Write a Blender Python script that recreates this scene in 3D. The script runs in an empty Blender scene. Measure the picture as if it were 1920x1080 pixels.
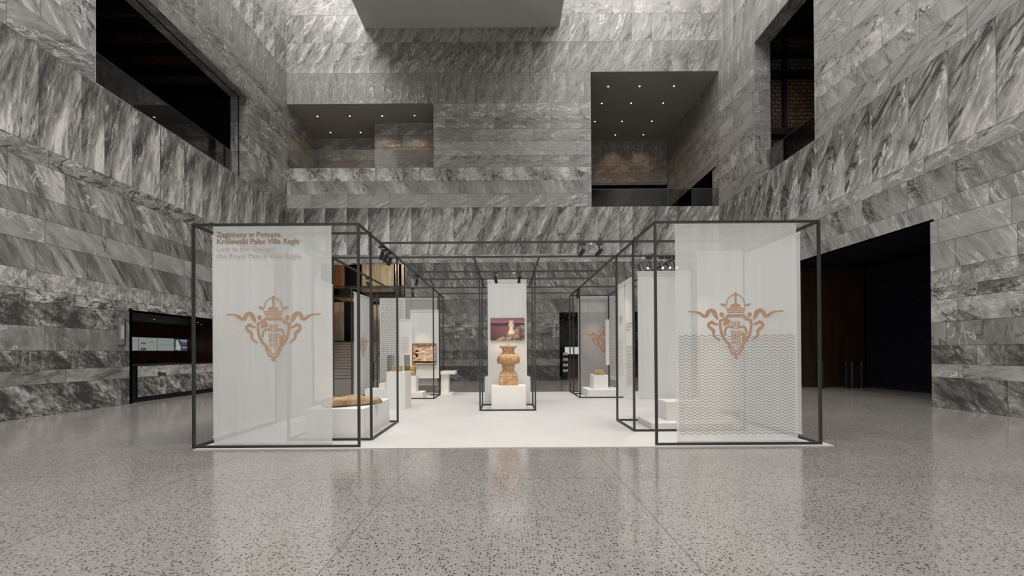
import bpy, bmesh, math, random
from mathutils import Vector, Matrix, Euler
random.seed(7)
S = bpy.context.scene
COL = S.collection

# ------------------------------------------------------------------ camera, world, light, exposure
cam_d = bpy.data.cameras.new('camera')
cam = bpy.data.objects.new('camera', cam_d); COL.objects.link(cam)
cam_d.sensor_width = 36; cam_d.lens = 36*850/1920
cam_d.shift_x = 10/1920; cam_d.shift_y = (120-4.0)/1920
cam_d.clip_end = 200; cam_d.clip_start = .05
cam.matrix_world = Matrix.Translation((0, 0, 1.5)) @ Matrix.Rotation(math.radians(90.27), 4, 'X') @ Matrix.Rotation(math.radians(-.35), 4, 'Z')
S.camera = cam
w = bpy.data.worlds.new('world'); S.world = w; w.use_nodes = True
w.node_tree.nodes['Background'].inputs[0].default_value = (.75, .85, 1, 1)
w.node_tree.nodes['Background'].inputs[1].default_value = .0
S.view_settings.view_transform = 'Standard'
S.view_settings.look = 'None'
S.view_settings.exposure = 0.0
S.view_settings.gamma = 1
S.view_settings.use_curve_mapping = False

def area(name, loc, rot, sx, sy, power, col=(1, 1, 1)):
    d = bpy.data.lights.new(name, 'AREA'); d.shape = 'RECTANGLE'; d.size = sx; d.size_y = sy
    d.energy = power; d.color = col
    o = bpy.data.objects.new(name, d); COL.objects.link(o); o.location = loc; o.rotation_euler = rot
    return o
WHT = (1, .985, .96)
# daylight falling through the long roof lights high above the hall
area('skylight_left', (-9.4, 12.5, 22.9), (0, 0, 0), 3.8, 22, 2100, WHT)
area('skylight_right', (6.9, 12.5, 22.9), (0, 0, 0), 8.0, 22, 2700, WHT)
area('skylight_rear', (-2.2, 4.6, 22.9), (0, 0, 0), 15, 8, 3800, WHT)
# unseen fill light added behind the viewer to brighten the banner fronts
area('front_fill', (0, -9.6, 5.5), (math.radians(90), 0, 0), 16, 7, 1000, WHT)

def point(name, loc, e, col, r=.15):
    d = bpy.data.lights.new(name, 'POINT'); d.energy = e; d.color = col; d.shadow_soft_size = r
    o = bpy.data.objects.new(name, d); COL.objects.link(o); o.location = loc
# ------------------------------------------------------------------ helpers
def link(o, parent=None):
    COL.objects.link(o)
    if parent is not None: o.parent = parent
    return o

class MB:
    """collects shapes in world coordinates, builds one mesh object"""
    def __init__(s): s.v = []; s.f = []; s.m = []; s.cur = 0
    def mat(s, i): s.cur = i; return s
    def add(s, vs, fs):
        n = len(s.v); s.v += [tuple(v) for v in vs]
        s.f += [tuple(i+n for i in f) for f in fs]; s.m += [s.cur]*len(fs); return s
    def box(s, x0, x1, y0, y1, z0, z1):
        x0, x1 = sorted((x0, x1)); y0, y1 = sorted((y0, y1)); z0, z1 = sorted((z0, z1))
        vs = [(x, y, z) for z in (z0, z1) for y in (y0, y1) for x in (x0, x1)]
        return s.add(vs, [(0, 2, 3, 1), (4, 5, 7, 6), (0, 1, 5, 4), (2, 6, 7, 3), (0, 4, 6, 2), (1, 3, 7, 5)])
    def bar(s, a, b, wd, ht=None):
        ht = ht or wd
        a = Vector(a); b = Vector(b); d = (b-a).normalized()
        up = Vector((0, 0, 1)) if abs(d.z) < .9 else Vector((0, 1, 0))
        sx = d.cross(up).normalized()*wd/2; sy = sx.cross(d).normalized()*ht/2
        vs = [p+i*sx+j*sy for p in (a, b) for i, j in ((-1, -1), (1, -1), (1, 1), (-1, 1))]
        return s.add(vs, [(3, 2, 1, 0), (4, 5, 6, 7), (0, 1, 5, 4), (1, 2, 6, 5), (2, 3, 7, 6), (3, 0, 4, 7)])
    def cyl(s, a, b, r, n=16, r2=None):
        r2 = r if r2 is None else r2
        a = Vector(a); b = Vector(b); d = (b-a).normalized()
        up = Vector((0, 0, 1)) if abs(d.z) < .9 else Vector((1, 0, 0))
        x = d.cross(up).normalized(); y = d.cross(x)
        vs = []
        for p, rr in ((a, r), (b, r2)):
            vs += [p+rr*(math.cos(2*math.pi*k/n)*x+math.sin(2*math.pi*k/n)*y) for k in range(n)]
        fs = [(k, (k+1) % n, n+(k+1) % n, n+k) for k in range(n)]+[tuple(range(n))[::-1], tuple(range(n, 2*n))]
        return s.add(vs, fs)
    def quad(s, a, b, c, d): return s.add([a, b, c, d], [(0, 1, 2, 3)])
    def build(s, name, mats, parent=None, origin=None, smooth=False, bevel=0, recalc=True):
        me = bpy.data.meshes.new(name)
        off = Vector(origin) if origin else (Vector(parent['_o']) if parent is not None and '_o' in parent else Vector((0, 0, 0)))
        me.from_pydata([tuple(Vector(v)-off) for v in s.v], [], s.f)
        if not isinstance(mats, (list, tuple)): mats = [mats]
        for m in mats: me.materials.append(m)
        me.polygons.foreach_set('material_index', s.m)
        if recalc:
            bm = bmesh.new(); bm.from_mesh(me); bmesh.ops.recalc_face_normals(bm, faces=bm.faces); bm.to_mesh(me); bm.free()
        if smooth: me.polygons.foreach_set('use_smooth', [True]*len(me.polygons))
        me.update()
        o = bpy.data.objects.new(name, me); link(o, parent)
        if parent is None: o.location = off
        if bevel:
            b = o.modifiers.new('bevel', 'BEVEL'); b.width = bevel; b.segments = 2; b.limit_method = 'ANGLE'
        return o

def tag(o, label=None, cat=None, group=None, kind=None):
    if label: o['label'] = label
    if cat: o['category'] = cat
    if group: o['group'] = group
    if kind: o['kind'] = kind
    return o
def thing(name, loc, label, cat, group=None):
    o = bpy.data.objects.new(name, None); o.empty_display_size = .1
    link(o); o.location = loc; o['_o'] = list(loc)
    return tag(o, label, cat, group)
def dup(root, loc, label, rot=None):
    def cp(o, par):
        c = o.copy(); COL.objects.link(c)
        if par is not None: c.parent = par
        for ch in [x for x in list(COL.objects) if x.parent == o]: cp(ch, c)
        return c
    r = cp(root, None); r.location = loc
    if rot is not None: r.rotation_euler = rot
    r['label'] = label
    return r

# ------------------------------------------------------------------ materials
def newmat(name):
    m = bpy.data.materials.new(name); m.use_nodes = True
    nt = m.node_tree; nt.nodes.clear()
    out = nt.nodes.new('ShaderNodeOutputMaterial')
    return m, nt, out
def node(nt, t, **kw):
    n = nt.nodes.new(t)
    for k, v in kw.items():
        if k.startswith('i_'):
            key = k[2:]; key = int(key) if key.isdigit() else key
            n.inputs[key].default_value = v
        else: setattr(n, k, v)
    return n
def L(nt, a, b): nt.links.new(a, b)
def math_n(nt, op, a, b=None, c=None, clamp=False):
    n = nt.nodes.new('ShaderNodeMath'); n.operation = op; n.use_clamp = clamp
    for i, x in enumerate((a, b, c)):
        if x is None: continue
        if isinstance(x, (int, float)): n.inputs[i].default_value = x
        else: nt.links.new(x, n.inputs[i])
    return n.outputs[0]
def ramp(nt, fac, stops, interp='LINEAR'):
    n = nt.nodes.new('ShaderNodeValToRGB'); n.color_ramp.interpolation = interp
    e = n.color_ramp.elements
    while len(e) < len(stops): e.new(.5)
    for i, (p, c) in enumerate(stops):
        e[i].position = p
        if isinstance(c, (int, float)): c = (c, c, c)
        e[i].color = (*c, 1)
    nt.links.new(fac, n.inputs[0]); return n.outputs[0]
def mixc(nt, fac, a, b, mode='MIX'):
    n = nt.nodes.new('ShaderNodeMix'); n.data_type = 'RGBA'; n.blend_type = mode
    for sock, x in ((n.inputs[0], fac), (n.inputs[6], a), (n.inputs[7], b)):
        if isinstance(x, (int, float)): sock.default_value = x
        elif isinstance(x, tuple): sock.default_value = (*x, 1) if len(x) == 3 else x
        else: nt.links.new(x, sock)
    return n.outputs[2]
def plain(name, col, rough=.5, metal=0, spec=.5, noise=0, scale=8, bump=0):
    m, nt, out = newmat(name)
    b = node(nt, 'ShaderNodeBsdfPrincipled'); L(nt, b.outputs[0], out.inputs[0])
    b.inputs['Roughness'].default_value = rough; b.inputs['Metallic'].default_value = metal
    b.inputs['Specular IOR Level'].default_value = spec
    tc = node(nt, 'ShaderNodeTexCoord')
    n = node(nt, 'ShaderNodeTexNoise', i_Scale=scale, i_Detail=5.0); L(nt, tc.outputs['Object'], n.inputs['Vector'])
    lo = tuple(c*(1-noise) for c in col); hi = tuple(min(1, c*(1+noise)) for c in col)
    L(nt, ramp(nt, n.outputs[0], [(.3, lo), (.7, hi)]), b.inputs['Base Color'])
    if bump:
        bp = node(nt, 'ShaderNodeBump', i_Strength=bump, i_Distance=.01); L(nt, n.outputs[0], bp.inputs['Height']); L(nt, bp.outputs[0], b.inputs['Normal'])
    return m
def emit(name, col, s):
    m, nt, out = newmat(name)
    e = node(nt, 'ShaderNodeEmission', i_Color=(*col, 1), i_Strength=s); L(nt, e.outputs[0], out.inputs[0]); return m

def marble_mat():
    m, nt, out = newmat('marble_slabs')
    b = node(nt, 'ShaderNodeBsdfPrincipled'); L(nt, b.outputs[0], out.inputs[0])
    b.inputs['Roughness'].default_value = .42
    b.inputs['Specular IOR Level'].default_value = .35
    P = node(nt, 'ShaderNodeAttribute', attribute_name='vein').outputs['Vector']
    Q = node(nt, 'ShaderNodeAttribute', attribute_name='tone')       # x contrast, y tone, z white-vein amount
    E = node(nt, 'ShaderNodeAttribute', attribute_name='edge')
    sq = node(nt, 'ShaderNodeSeparateXYZ'); L(nt, Q.outputs['Vector'], sq.inputs[0])
    con, tone, blk = sq.outputs
    # broad cloudy tone
    n1 = node(nt, 'ShaderNodeTexNoise', i_Scale=1.25, i_Detail=10.0, i_Roughness=.62, i_Distortion=.9); L(nt, P, n1.inputs['Vector'])
    # fine streaks
    n2 = node(nt, 'ShaderNodeTexNoise', i_Scale=8.5, i_Detail=10.0, i_Roughness=.74, i_Distortion=.7); L(nt, P, n2.inputs['Vector'])
    base = math_n(nt, 'ADD', math_n(nt, 'MULTIPLY', math_n(nt, 'SUBTRACT', n1.outputs[0], .5), 1.6),
                  math_n(nt, 'MULTIPLY', math_n(nt, 'SUBTRACT', n2.outputs[0], .5), 1.25))
    base = math_n(nt, 'MULTIPLY', base, con)
    base = math_n(nt, 'ADD', math_n(nt, 'ADD', base, tone), .5)
    # ridged veins
    def ridge(scale, wid, dist, det=5.0, off=(0, 0, 0)):
        mp = node(nt, 'ShaderNodeVectorMath', operation='ADD'); mp.inputs[1].default_value = off; L(nt, P, mp.inputs[0])
        n = node(nt, 'ShaderNodeTexNoise', i_Scale=scale, i_Detail=det, i_Roughness=.62, i_Distortion=dist); L(nt, mp.outputs[0], n.inputs['Vector'])
        d = math_n(nt, 'ABSOLUTE', math_n(nt, 'SUBTRACT', n.outputs[0], .5))
        return math_n(nt, 'SUBTRACT', 1.0, math_n(nt, 'DIVIDE', d, wid, clamp=True))
    def gate(scale, lo, hi, off):
        mp = node(nt, 'ShaderNodeVectorMath', operation='ADD'); mp.inputs[1].default_value = off; L(nt, P, mp.inputs[0])
        n = node(nt, 'ShaderNodeTexNoise', i_Scale=scale, i_Detail=2.0); L(nt, mp.outputs[0], n.inputs['Vector'])
        return ramp(nt, n.outputs[0], [(lo, 0), (hi, 1)])
    wv = math_n(nt, 'MULTIPLY', math_n(nt, 'MULTIPLY', ridge(1.9, .014, .9, 9.0, (3, 1, 0)), gate(1.6, .46, .6, (9, 2, 0))), .6)
    wv2 = math_n(nt, 'MULTIPLY', math_n(nt, 'MULTIPLY', ridge(6, .02, .7, 8.0, (7, 4, 0)), gate(2.2, .45, .62, (1, 8, 0))), .28)
    dv = math_n(nt, 'MULTIPLY', math_n(nt, 'MULTIPLY', ridge(1.5, .022, 1.3, 10.0, (13, 5, 0)), gate(1.3, .42, .6, (4, 12, 0))), .75)
    dv = math_n(nt, 'MULTIPLY', dv, math_n(nt, 'ADD', blk, .35))
    v = math_n(nt, 'ADD', base, math_n(nt, 'ADD', wv, wv2))
    v = math_n(nt, 'SUBTRACT', v, dv, clamp=True)
    col = ramp(nt, v, [(0, (.05, .048, .046)), (.3, (.135, .130, .124)), (.5, (.235, .228, .218)), (.72, (.36, .35, .335)), (1, (.62, .605, .577))])
    # joints
    se = node(nt, 'ShaderNodeSeparateColor'); L(nt, E.outputs['Color'], se.inputs[0])
    mn = math_n(nt, 'MINIMUM', math_n(nt, 'MINIMUM', se.outputs[0], se.outputs[1]), math_n(nt, 'MINIMUM', se.outputs[2], E.outputs['Alpha']))
    j = math_n(nt, 'LESS_THAN', mn, .005)
    col = mixc(nt, j, col, (.03, .03, .03))
    L(nt, col, b.inputs['Base Color'])
    return m

def terrazzo_mat():
    m, nt, out = newmat('terrazzo')
    b = node(nt, 'ShaderNodeBsdfPrincipled'); L(nt, b.outputs[0], out.inputs[0])
    tc = node(nt, 'ShaderNodeTexCoord').outputs['Object']
    dn = node(nt, 'ShaderNodeTexNoise', i_Scale=60.0, i_Detail=2.0); L(nt, tc, dn.inputs['Vector'])
    wp = node(nt, 'ShaderNodeVectorMath', operation='MULTIPLY_ADD'); L(nt, dn.outputs['Color'], wp.inputs[0]); wp.inputs[1].default_value = (.012, .012, 0); L(nt, tc, wp.inputs[2])
    mid = node(nt, 'ShaderNodeTexNoise', i_Scale=.9, i_Detail=4.0, i_Roughness=.6); L(nt, tc, mid.inputs['Vector'])
    fine = node(nt, 'ShaderNodeTexNoise', i_Scale=90.0, i_Detail=3.0, i_Roughness=.7); L(nt, tc, fine.inputs['Vector'])
    base = ramp(nt, mid.outputs[0], [(.3, (.205, .189, .175)), (.7, (.265, .246, .230))])
    base = mixc(nt, ramp(nt, fine.outputs[0], [(.38, 0), (.66, .55)]), base, (.36, .345, .325))
    def chips(scale, lo, hi, thr, seed):
        mp = node(nt, 'ShaderNodeMapping'); mp.inputs['Location'].default_value = (seed, seed*.7, 0); L(nt, wp.outputs[0], mp.inputs[0])
        v = node(nt, 'ShaderNodeTexVoronoi', i_Scale=scale, i_Randomness=1.0); v.voronoi_dimensions = '2D'; L(nt, mp.outputs[0], v.inputs['Vector'])
        sp = node(nt, 'ShaderNodeSeparateColor'); L(nt, v.outputs['Color'], sp.inputs[0])
        rad = math_n(nt, 'MULTIPLY_ADD', sp.outputs[1], hi-lo, lo)
        near = math_n(nt, 'LESS_THAN', v.outputs['Distance'], rad)
        pick = math_n(nt, 'LESS_THAN', sp.outputs[0], thr)
        return math_n(nt, 'MULTIPLY', near, pick)
    base = mixc(nt, math_n(nt, 'MULTIPLY', chips(70, .1, .42, .5, 4.3), .65), base, (.13, .12, .11))
    base = mixc(nt, math_n(nt, 'MULTIPLY', chips(44, .12, .36, .13, 1.7), .55), base, (.52, .50, .475))
    base = mixc(nt, chips(37, .12, .37, .48, 9.1), base, (.028, .026, .025))
    # saw-cut joints in the slab
    sp = node(nt, 'ShaderNodeSeparateXYZ'); L(nt, tc, sp.inputs[0])
    def cut(s, off, step):
        a = math_n(nt, 'ADD', s, off)
        a = math_n(nt, 'PINGPONG', a, step/2)
        return math_n(nt, 'LESS_THAN', a, .004)
    j = math_n(nt, 'MAXIMUM', cut(sp.outputs[0], 1.29, 5.22), cut(sp.outputs[0], -1.32, 5.22))
    j = math_n(nt, 'MAXIMUM', j, cut(sp.outputs[1], -5.38, 5.22))
    base = mixc(nt, math_n(nt, 'MULTIPLY', j, .75), base, (.05, .045, .04))
    L(nt, base, b.inputs['Base Color'])
    rg = node(nt, 'ShaderNodeTexNoise', i_Scale=1.6, i_Detail=6.0); L(nt, tc, rg.inputs['Vector'])
    L(nt, ramp(nt, rg.outputs[0], [(.3, .10), (.7, .17)]), b.inputs['Roughness'])
    b.inputs['Specular IOR Level'].default_value = 1.0; b.inputs['IOR'].default_value = 1.52
    bp = node(nt, 'ShaderNodeBump', i_Strength=.025, i_Distance=.02)
    bn = node(nt, 'ShaderNodeTexNoise', i_Scale=7.0, i_Detail=3.0); L(nt, tc, bn.inputs['Vector']); L(nt, bn.outputs[0], bp.inputs['Height']); L(nt, bp.outputs[0], b.inputs['Normal'])
    return m

def fabric_mat(name, opac, col=(.865, .878, .862)):
    m, nt, out = newmat(name)
    tc = node(nt, 'ShaderNodeTexCoord').outputs['Object']
    mp = node(nt, 'ShaderNodeMapping'); mp.inputs['Scale'].default_value = (9, 9, .25); L(nt, tc, mp.inputs[0])
    n = node(nt, 'ShaderNodeTexNoise', i_Scale=1.0, i_Detail=5.0, i_Roughness=.6); L(nt, mp.outputs[0], n.inputs['Vector'])
    c = ramp(nt, n.outputs[0], [(.3, tuple(x*.93 for x in col)), (.7, col)])
    d = node(nt, 'ShaderNodeBsdfDiffuse'); L(nt, c, d.inputs[0])
    t = node(nt, 'ShaderNodeBsdfTranslucent'); L(nt, c, t.inputs[0])
    mx = node(nt, 'ShaderNodeMixShader'); mx.inputs[0].default_value = .33; L(nt, d.outputs[0], mx.inputs[1]); L(nt, t.outputs[0], mx.inputs[2])
    tr = node(nt, 'ShaderNodeBsdfTransparent')
    m2 = node(nt, 'ShaderNodeMixShader'); m2.inputs[0].default_value = opac; L(nt, tr.outputs[0], m2.inputs[1]); L(nt, mx.outputs[0], m2.inputs[2])
    L(nt, m2.outputs[0], out.inputs[0]); return m
def glass_mat(name, tint=(.985, .99, .988), gloss=.03, rough=.02):
    m, nt, out = newmat(name)
    tr = node(nt, 'ShaderNodeBsdfTransparent', i_Color=(*tint, 1)); g = node(nt, 'ShaderNodeBsdfGlossy', i_Roughness=rough)
    lw = node(nt, 'ShaderNodeLayerWeight', i_Blend=.35)
    f = math_n(nt, 'MULTIPLY_ADD', lw.outputs['Fresnel'], .7, gloss*.3, clamp=True)
    mx = node(nt, 'ShaderNodeMixShader'); L(nt, f, mx.inputs[0]); L(nt, tr.outputs[0], mx.inputs[1]); L(nt, g.outputs[0], mx.inputs[2])
    L(nt, mx.outputs[0], out.inputs[0]); return m
def wood_mat(name, c0, c1, rough=.4):
    m, nt, out = newmat(name)
    b = node(nt, 'ShaderNodeBsdfPrincipled', i_Roughness=rough); L(nt, b.outputs[0], out.inputs[0])
    tc = node(nt, 'ShaderNodeTexCoord').outputs['Object']
    mp = node(nt, 'ShaderNodeMapping'); mp.inputs['Scale'].default_value = (3.2, 3.2, .35); L(nt, tc, mp.inputs[0])
    n = node(nt, 'ShaderNodeTexNoise', i_Scale=1.3, i_Detail=6.0, i_Roughness=.65, i_Distortion=.5); L(nt, mp.outputs[0], n.inputs['Vector'])
    L(nt, ramp(nt, n.outputs[0], [(.32, c0), (.68, c1)]), b.inputs['Base Color']); return m
def stone_mat():
    m, nt, out = newmat('sandstone')
    b = node(nt, 'ShaderNodeBsdfPrincipled', i_Roughness=.85); L(nt, b.outputs[0], out.inputs[0])
    tc = node(nt, 'ShaderNodeTexCoord').outputs['Object']
    n = node(nt, 'ShaderNodeTexNoise', i_Scale=7.0, i_Detail=9.0, i_Roughness=.7); L(nt, tc, n.inputs['Vector'])
    L(nt, ramp(nt, n.outputs[0], [(.28, (.18, .095, .045)), (.43, (.38, .235, .12)), (.6, (.50, .34, .20)), (.78, (.66, .50, .34))]), b.inputs['Base Color'])
    bp = node(nt, 'ShaderNodeBump', i_Strength=.7, i_Distance=.012); L(nt, n.outputs[0], bp.inputs['Height']); L(nt, bp.outputs[0], b.inputs['Normal'])
    return m

MARBLE = marble_mat()
TERR = terrazzo_mat()
VEIL = fabric_mat('sheer_fabric', .78)
VEIL2 = fabric_mat('thin_sheer_fabric', .62, (.66, .64, .64))
LINEN = fabric_mat('dense_fabric', .95)
STEEL = plain('dark_steel', (.03, .028, .026), .5, .1, .5, .1, 12)
WHITE = plain('white_paint', (.78, .77, .75), .5, 0, .4, .02, 3)
CARPET = plain('white_platform_paint', (.53, .517, .495), .62, 0, .3, .04, 1.2)
PLASTER = plain('grey_plaster', (.5, .5, .49), .8, 0, .3, .07, .5)
DPLAS = plain('dark_plaster', (.26, .26, .25), .85, 0, .3, .06, .7)
BLACK = plain('near_black', (.005, .005, .010), .5, 0, .3, .1, 3)
BLK2 = plain('black_metal', (.012, .012, .013), .4, .2, .5, .1, 20)
WOODD = wood_mat('dark_red_wood', (.03, .010, .008), (.10, .032, .022))
WOODB = wood_mat('brown_wood', (.022, .010, .006), (.075, .034, .018))
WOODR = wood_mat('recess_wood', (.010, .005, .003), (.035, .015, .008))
COPPER = wood_mat('copper_panel', (.09, .042, .02), (.30, .16, .08), .35)
PALEP = wood_mat('pale_streaked_panel', (.14, .12, .095), (.42, .38, .31), .3)
GLASS = glass_mat('clear_glass')
GLASSD = glass_mat('balustrade_glass', (.80, .82, .82), .12)
STONE = stone_mat()
PRINT = plain('brown_print', (.53, .345, .24), .8, 0, .2, .03, 4)
PRINTV = plain('strong_brown_print', (.30, .165, .10), .8, 0, .2, .03, 4)
PRINTD = plain('dark_brown_print', (.36, .265, .205), .8, 0, .2, .03, 4)
PRINTL = plain('light_brown_print', (.50, .43, .37), .8, 0, .2, .03, 4)
WAVEM = plain('grey_wave_print', (.25, .22, .20), .85, 0, .2, .03, 4)
TEXTG = plain('faint_text_print', (.55, .50, .46), .85, 0, .2, .03, 4)
STAIRM = plain('stair_stone', (.30, .265, .235), .6, 0, .4, .12, 5)
NOSE = plain('stair_shadow_gap', (.035, .03, .028), .7)
LAMP = emit('lamp_glow', (1, .72, .42), 3)
LAMPD = emit('dim_downlight_glow', (1, .6, .4), 1.2)
LAMPW = emit('downlight_glow', (1, .66, .38), 14)
SHUT = plain('shutter_metal', (.016, .019, .030), .45, .5, .5, .15, 2)
WARMWH = plain('white_adapter', (.7, .69, .67), .4)

# ------------------------------------------------------------------ marble walls
ROWS = [ # z0 z1 width angle contrast tone black-vein stretch scale slab-gradient
 (0, .78, 1.9, -38, 1.7, -.20, .3, .45, 1.0, 0), (.78, 1.13, 2.2, 8, .6, .06, .2, .4, .8, 0), (1.13, 1.6, 1.7, -60, 1.3, -.14, .3, .6, 1, 0),
 (1.6, 2.2, 2.1, -70, .5, -.05, .2, .5, .8, 0), (2.2, 2.78, 2.4, -25, 1.2, -.02, .8, .6, 1.1, 0), (2.78, 3.08, 2.0, 5, 1.1, .03, .9, .5, 1.1, 0),
 (3.08, 3.54, 1.25, 80, 1.1, .0, .5, .8, 1.2, .05), (3.54, 4.25, 2.2, -58, .9, .0, .2, .2, .8, .05), (4.25, 4.84, 1.7, -35, .5, .08, .3, .3, .7, 0),
 (4.84, 5.36, 1.8, -62, .8, .02, .3, .2, .8, 0), (5.36, 6.17, 1.6, -60, 1.0, .0, .4, .25, .8, .06), (6.17, 6.6, 2.2, 12, .7, .05, 1.0, .4, 1.1, 0),
 (6.6, 9.05, 1.12, 64, 1.45, -.02, 1.3, .24, .62, .17), (9.05, 9.77, 2.2, 24, .4, .05, .2, .25, .8, 0), (9.77, 10.45, 2.2, -62, .7, .03, .2, .25, .8, .05),
 (10.45, 11.15, 2.3, -68, 1.0, .15, 2.2, .7, .9, 0), (11.15, 11.75, 1.7, 8, .5, .03, .3, .3, .9, 0), (11.75, 12.5, 1.5, -6, .45, .04, .2, .3, .9, 0),
 (12.5, 13.15, 1.7, 10, .5, .0, .2, .3, .9, 0), (13.15, 13.8, 1.5, -8, .5, .02, .2, .3, .9, 0), (13.8, 14.5, 1.7, 12, .5, .03, .2, .3, .9, 0),
 (14.5, 16.1, .95, 78, .35, .0, .1, .4, .9, 0), (16.1, 17.7, .95, 58, .85, .0, .1, .2, .75, .10), (17.7, 19.15, 1.05, 62, .7, .06, .2, .24, .7, .07),
 (19.15, 21.2, 1.9, 30, .5, .06, .5, .6, .9, 0), (21.2, 23.2, 1.5, 70, .5, .04, .2, .4, .9, 0), (23.2, 26.4, 1.5, 60, .5, .04, .2, .4, .9, 0)]

def subtract(rects, hole):
    res = []
    hx0, hx1, hz0, hz1 = hole
    for (x0, x1, z0, z1) in rects:
        if hx1 <= x0 or hx0 >= x1 or hz1 <= z0 or hz0 >= z1: res.append((x0, x1, z0, z1)); continue
        if x0 < hx0: res.append((x0, hx0, z0, z1))
        if hx1 < x1: res.append((hx1, x1, z0, z1))
        a, b = max(x0, hx0), min(x1, hx1)
        if z0 < hz0: res.append((a, b, z0, hz0))
        if hz1 < z1: res.append((a, b, hz1, z1))
    return res

class Stone:
    """one wall mesh made of separate slabs; several flat runs may share it"""
    def __init__(s, seed=0): s.v = []; s.f = []; s.a = []; s.t = []; s.e = []; s.seed = seed
    def run(s, origin, udir, length, z0, z1, holes=(), angflip=1, con=1.0, dtone=0, u0=0.0, kmul=1.0, low=0.0, bigang=None):
        """vertical face; udir runs to the viewer's right"""
        O = Vector(origin); U = Vector(udir)
        for ri, (ra, rb, wd, ang, ct, tn, bk, st, sc_, gr) in enumerate(ROWS):
            if rb <= z0+1e-6 or ra >= z1-1e-6: continue
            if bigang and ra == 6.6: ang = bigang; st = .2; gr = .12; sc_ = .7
            wd = wd*kmul; rnd = random.Random(ri*31+s.seed)
            u = -rnd.random()*wd - u0 % wd; k = 0
            while u < length:
                wk = wd*(1 if wd < 1.3 and rnd.random() < .75 else rnd.choice((.62, .85, 1, 1, 1.12)))
                ua, ub = max(u, 0), min(u+wk, length)
                if ub > ua+1e-4:
                    tj = rnd.uniform(-.035, .035)+(rnd.random() < .12)*rnd.uniform(-.06, .1)
                    for (a, b, c, d) in __import__('functools').reduce(subtract, holes, [(ua, ub, max(ra, z0), min(rb, z1))]):
                        n = len(s.v)
                        for (x, z) in ((a, c), (b, c), (b, d), (a, d)):
                            p = O+U*x; s.v.append((p.x, p.y, z))
                            th = math.radians(ang)*angflip; lu = x-u; lv = z-ra
                            al = (lu*math.cos(th)+lv*math.sin(th))*st; ac = -lu*math.sin(th)+lv*math.cos(th)
                            s.a.append((al*sc_, ac*sc_, ri*7.3+s.seed*3.1+k*.05))
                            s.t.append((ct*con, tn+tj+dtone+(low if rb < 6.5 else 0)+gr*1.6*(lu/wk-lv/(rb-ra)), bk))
                            s.e.append((x-u, u+wk-x, z-ra, rb-z))
                        s.f.append((n, n+1, n+2, n+3))
                u += wk; k += 1
        return s
    def flat(s, corners, wd=1.6, ang=20, ct=.8, tn=0, bk=.3, st=.3, seed=5):
        """any quad, slabs of width wd along its first side"""
        A, B, C, D = [Vector(c) for c in corners]
        ln = (B-A).length; hh = (D-A).length; nn = max(1, round(ln/wd))
        for k in range(nn):
            n = len(s.v); f0, f1 = k/nn, (k+1)/nn; w1 = ln/nn
            for (f, g) in ((f0, 0), (f1, 0), (f1, 1), (f0, 1)):
                p = A.lerp(B, f).lerp(D.lerp(C, f), g); s.v.append(tuple(p))
                th = math.radians(ang); lu = (f-f0)*ln; lv = g*hh
                s.a.append(((lu*math.cos(th)+lv*math.sin(th))*st, -lu*math.sin(th)+lv*math.cos(th), seed+k*.3))
                s.t.append((ct, tn, bk)); s.e.append((lu, w1-lu, lv, hh-lv))
            s.f.append((n, n+1, n+2, n+3))
        return s
    def build(s, name, kind='structure', parent=None, extra=None):
        me = bpy.data.meshes.new(name); me.from_pydata(s.v, [], s.f)
        me.materials.append(MARBLE)
        for nm, ty, dat in (('vein', 'FLOAT_VECTOR', s.a), ('tone', 'FLOAT_VECTOR', s.t), ('edge', 'FLOAT_COLOR', s.e)):
            at = me.attributes.new(nm, ty, 'POINT')
            at.data.foreach_set('vector' if ty == 'FLOAT_VECTOR' else 'color', [c for t in dat for c in t])
        o = bpy.data.objects.new(name, me); link(o, parent)
        if kind and parent is None: o['kind'] = kind
        return o

XL, XR, YB, YR, ZT = -11.4, 11.15, 23.6, -10.0, 23.2
# openings -----------------------------------------------------------
# left wall (u = Y - YR): upper gallery window, ticket counter
wl = Stone(1)
wl.run((XL, YR, 0), (0, 1, 0), YB-YR, 0, ZT, holes=[(12.6-YR, 20.0-YR, 9.08, 12.85), (13.8-YR, 21.2-YR, 0, 2.78)], con=1.25, dtone=-.03, bigang=80)
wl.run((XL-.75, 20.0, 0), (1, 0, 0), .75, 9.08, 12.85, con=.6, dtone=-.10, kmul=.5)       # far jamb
wl.flat([(XL-.75, 12.6, 12.85), (XL-.75, 20, 12.85), (XL, 20, 12.85), (XL, 12.6, 12.85)], tn=-.02)
wl.flat([(XL-.75, 12.6, 9.08), (XL-.75, 20, 9.08), (XL, 20, 9.08), (XL, 12.6, 9.08)], tn=.05)
wl.run((XL-.75, 12.6, 0), (1, 0, 0), .75, 9.08, 12.85)
wl.build('wall_left')
wr = Stone(2)
wr.run((XR, YB, 0), (0, -1, 0), YB-YR, 0, ZT, holes=[(YB-20.2, YB-16.3, 9.08, 15.25), (YB-18.3, YB-11.9, 0, 4.84)], con=.82, dtone=.03)
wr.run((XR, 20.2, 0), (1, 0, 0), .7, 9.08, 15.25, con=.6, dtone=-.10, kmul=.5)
wr.flat([(XR, 16.3, 15.25), (XR, 20.2, 15.25), (XR+.7, 20.2, 15.25), (XR+.7, 16.3, 15.25)], tn=-.02)
wr.flat([(XR, 16.3, 9.08), (XR, 20.2, 9.08), (XR+.7, 20.2, 9.08), (XR+.7, 16.3, 9.08)], tn=.05)
wr.run((XR, 16.3, 0), (1, 0, 0), .7, 9.08, 15.25)
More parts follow.
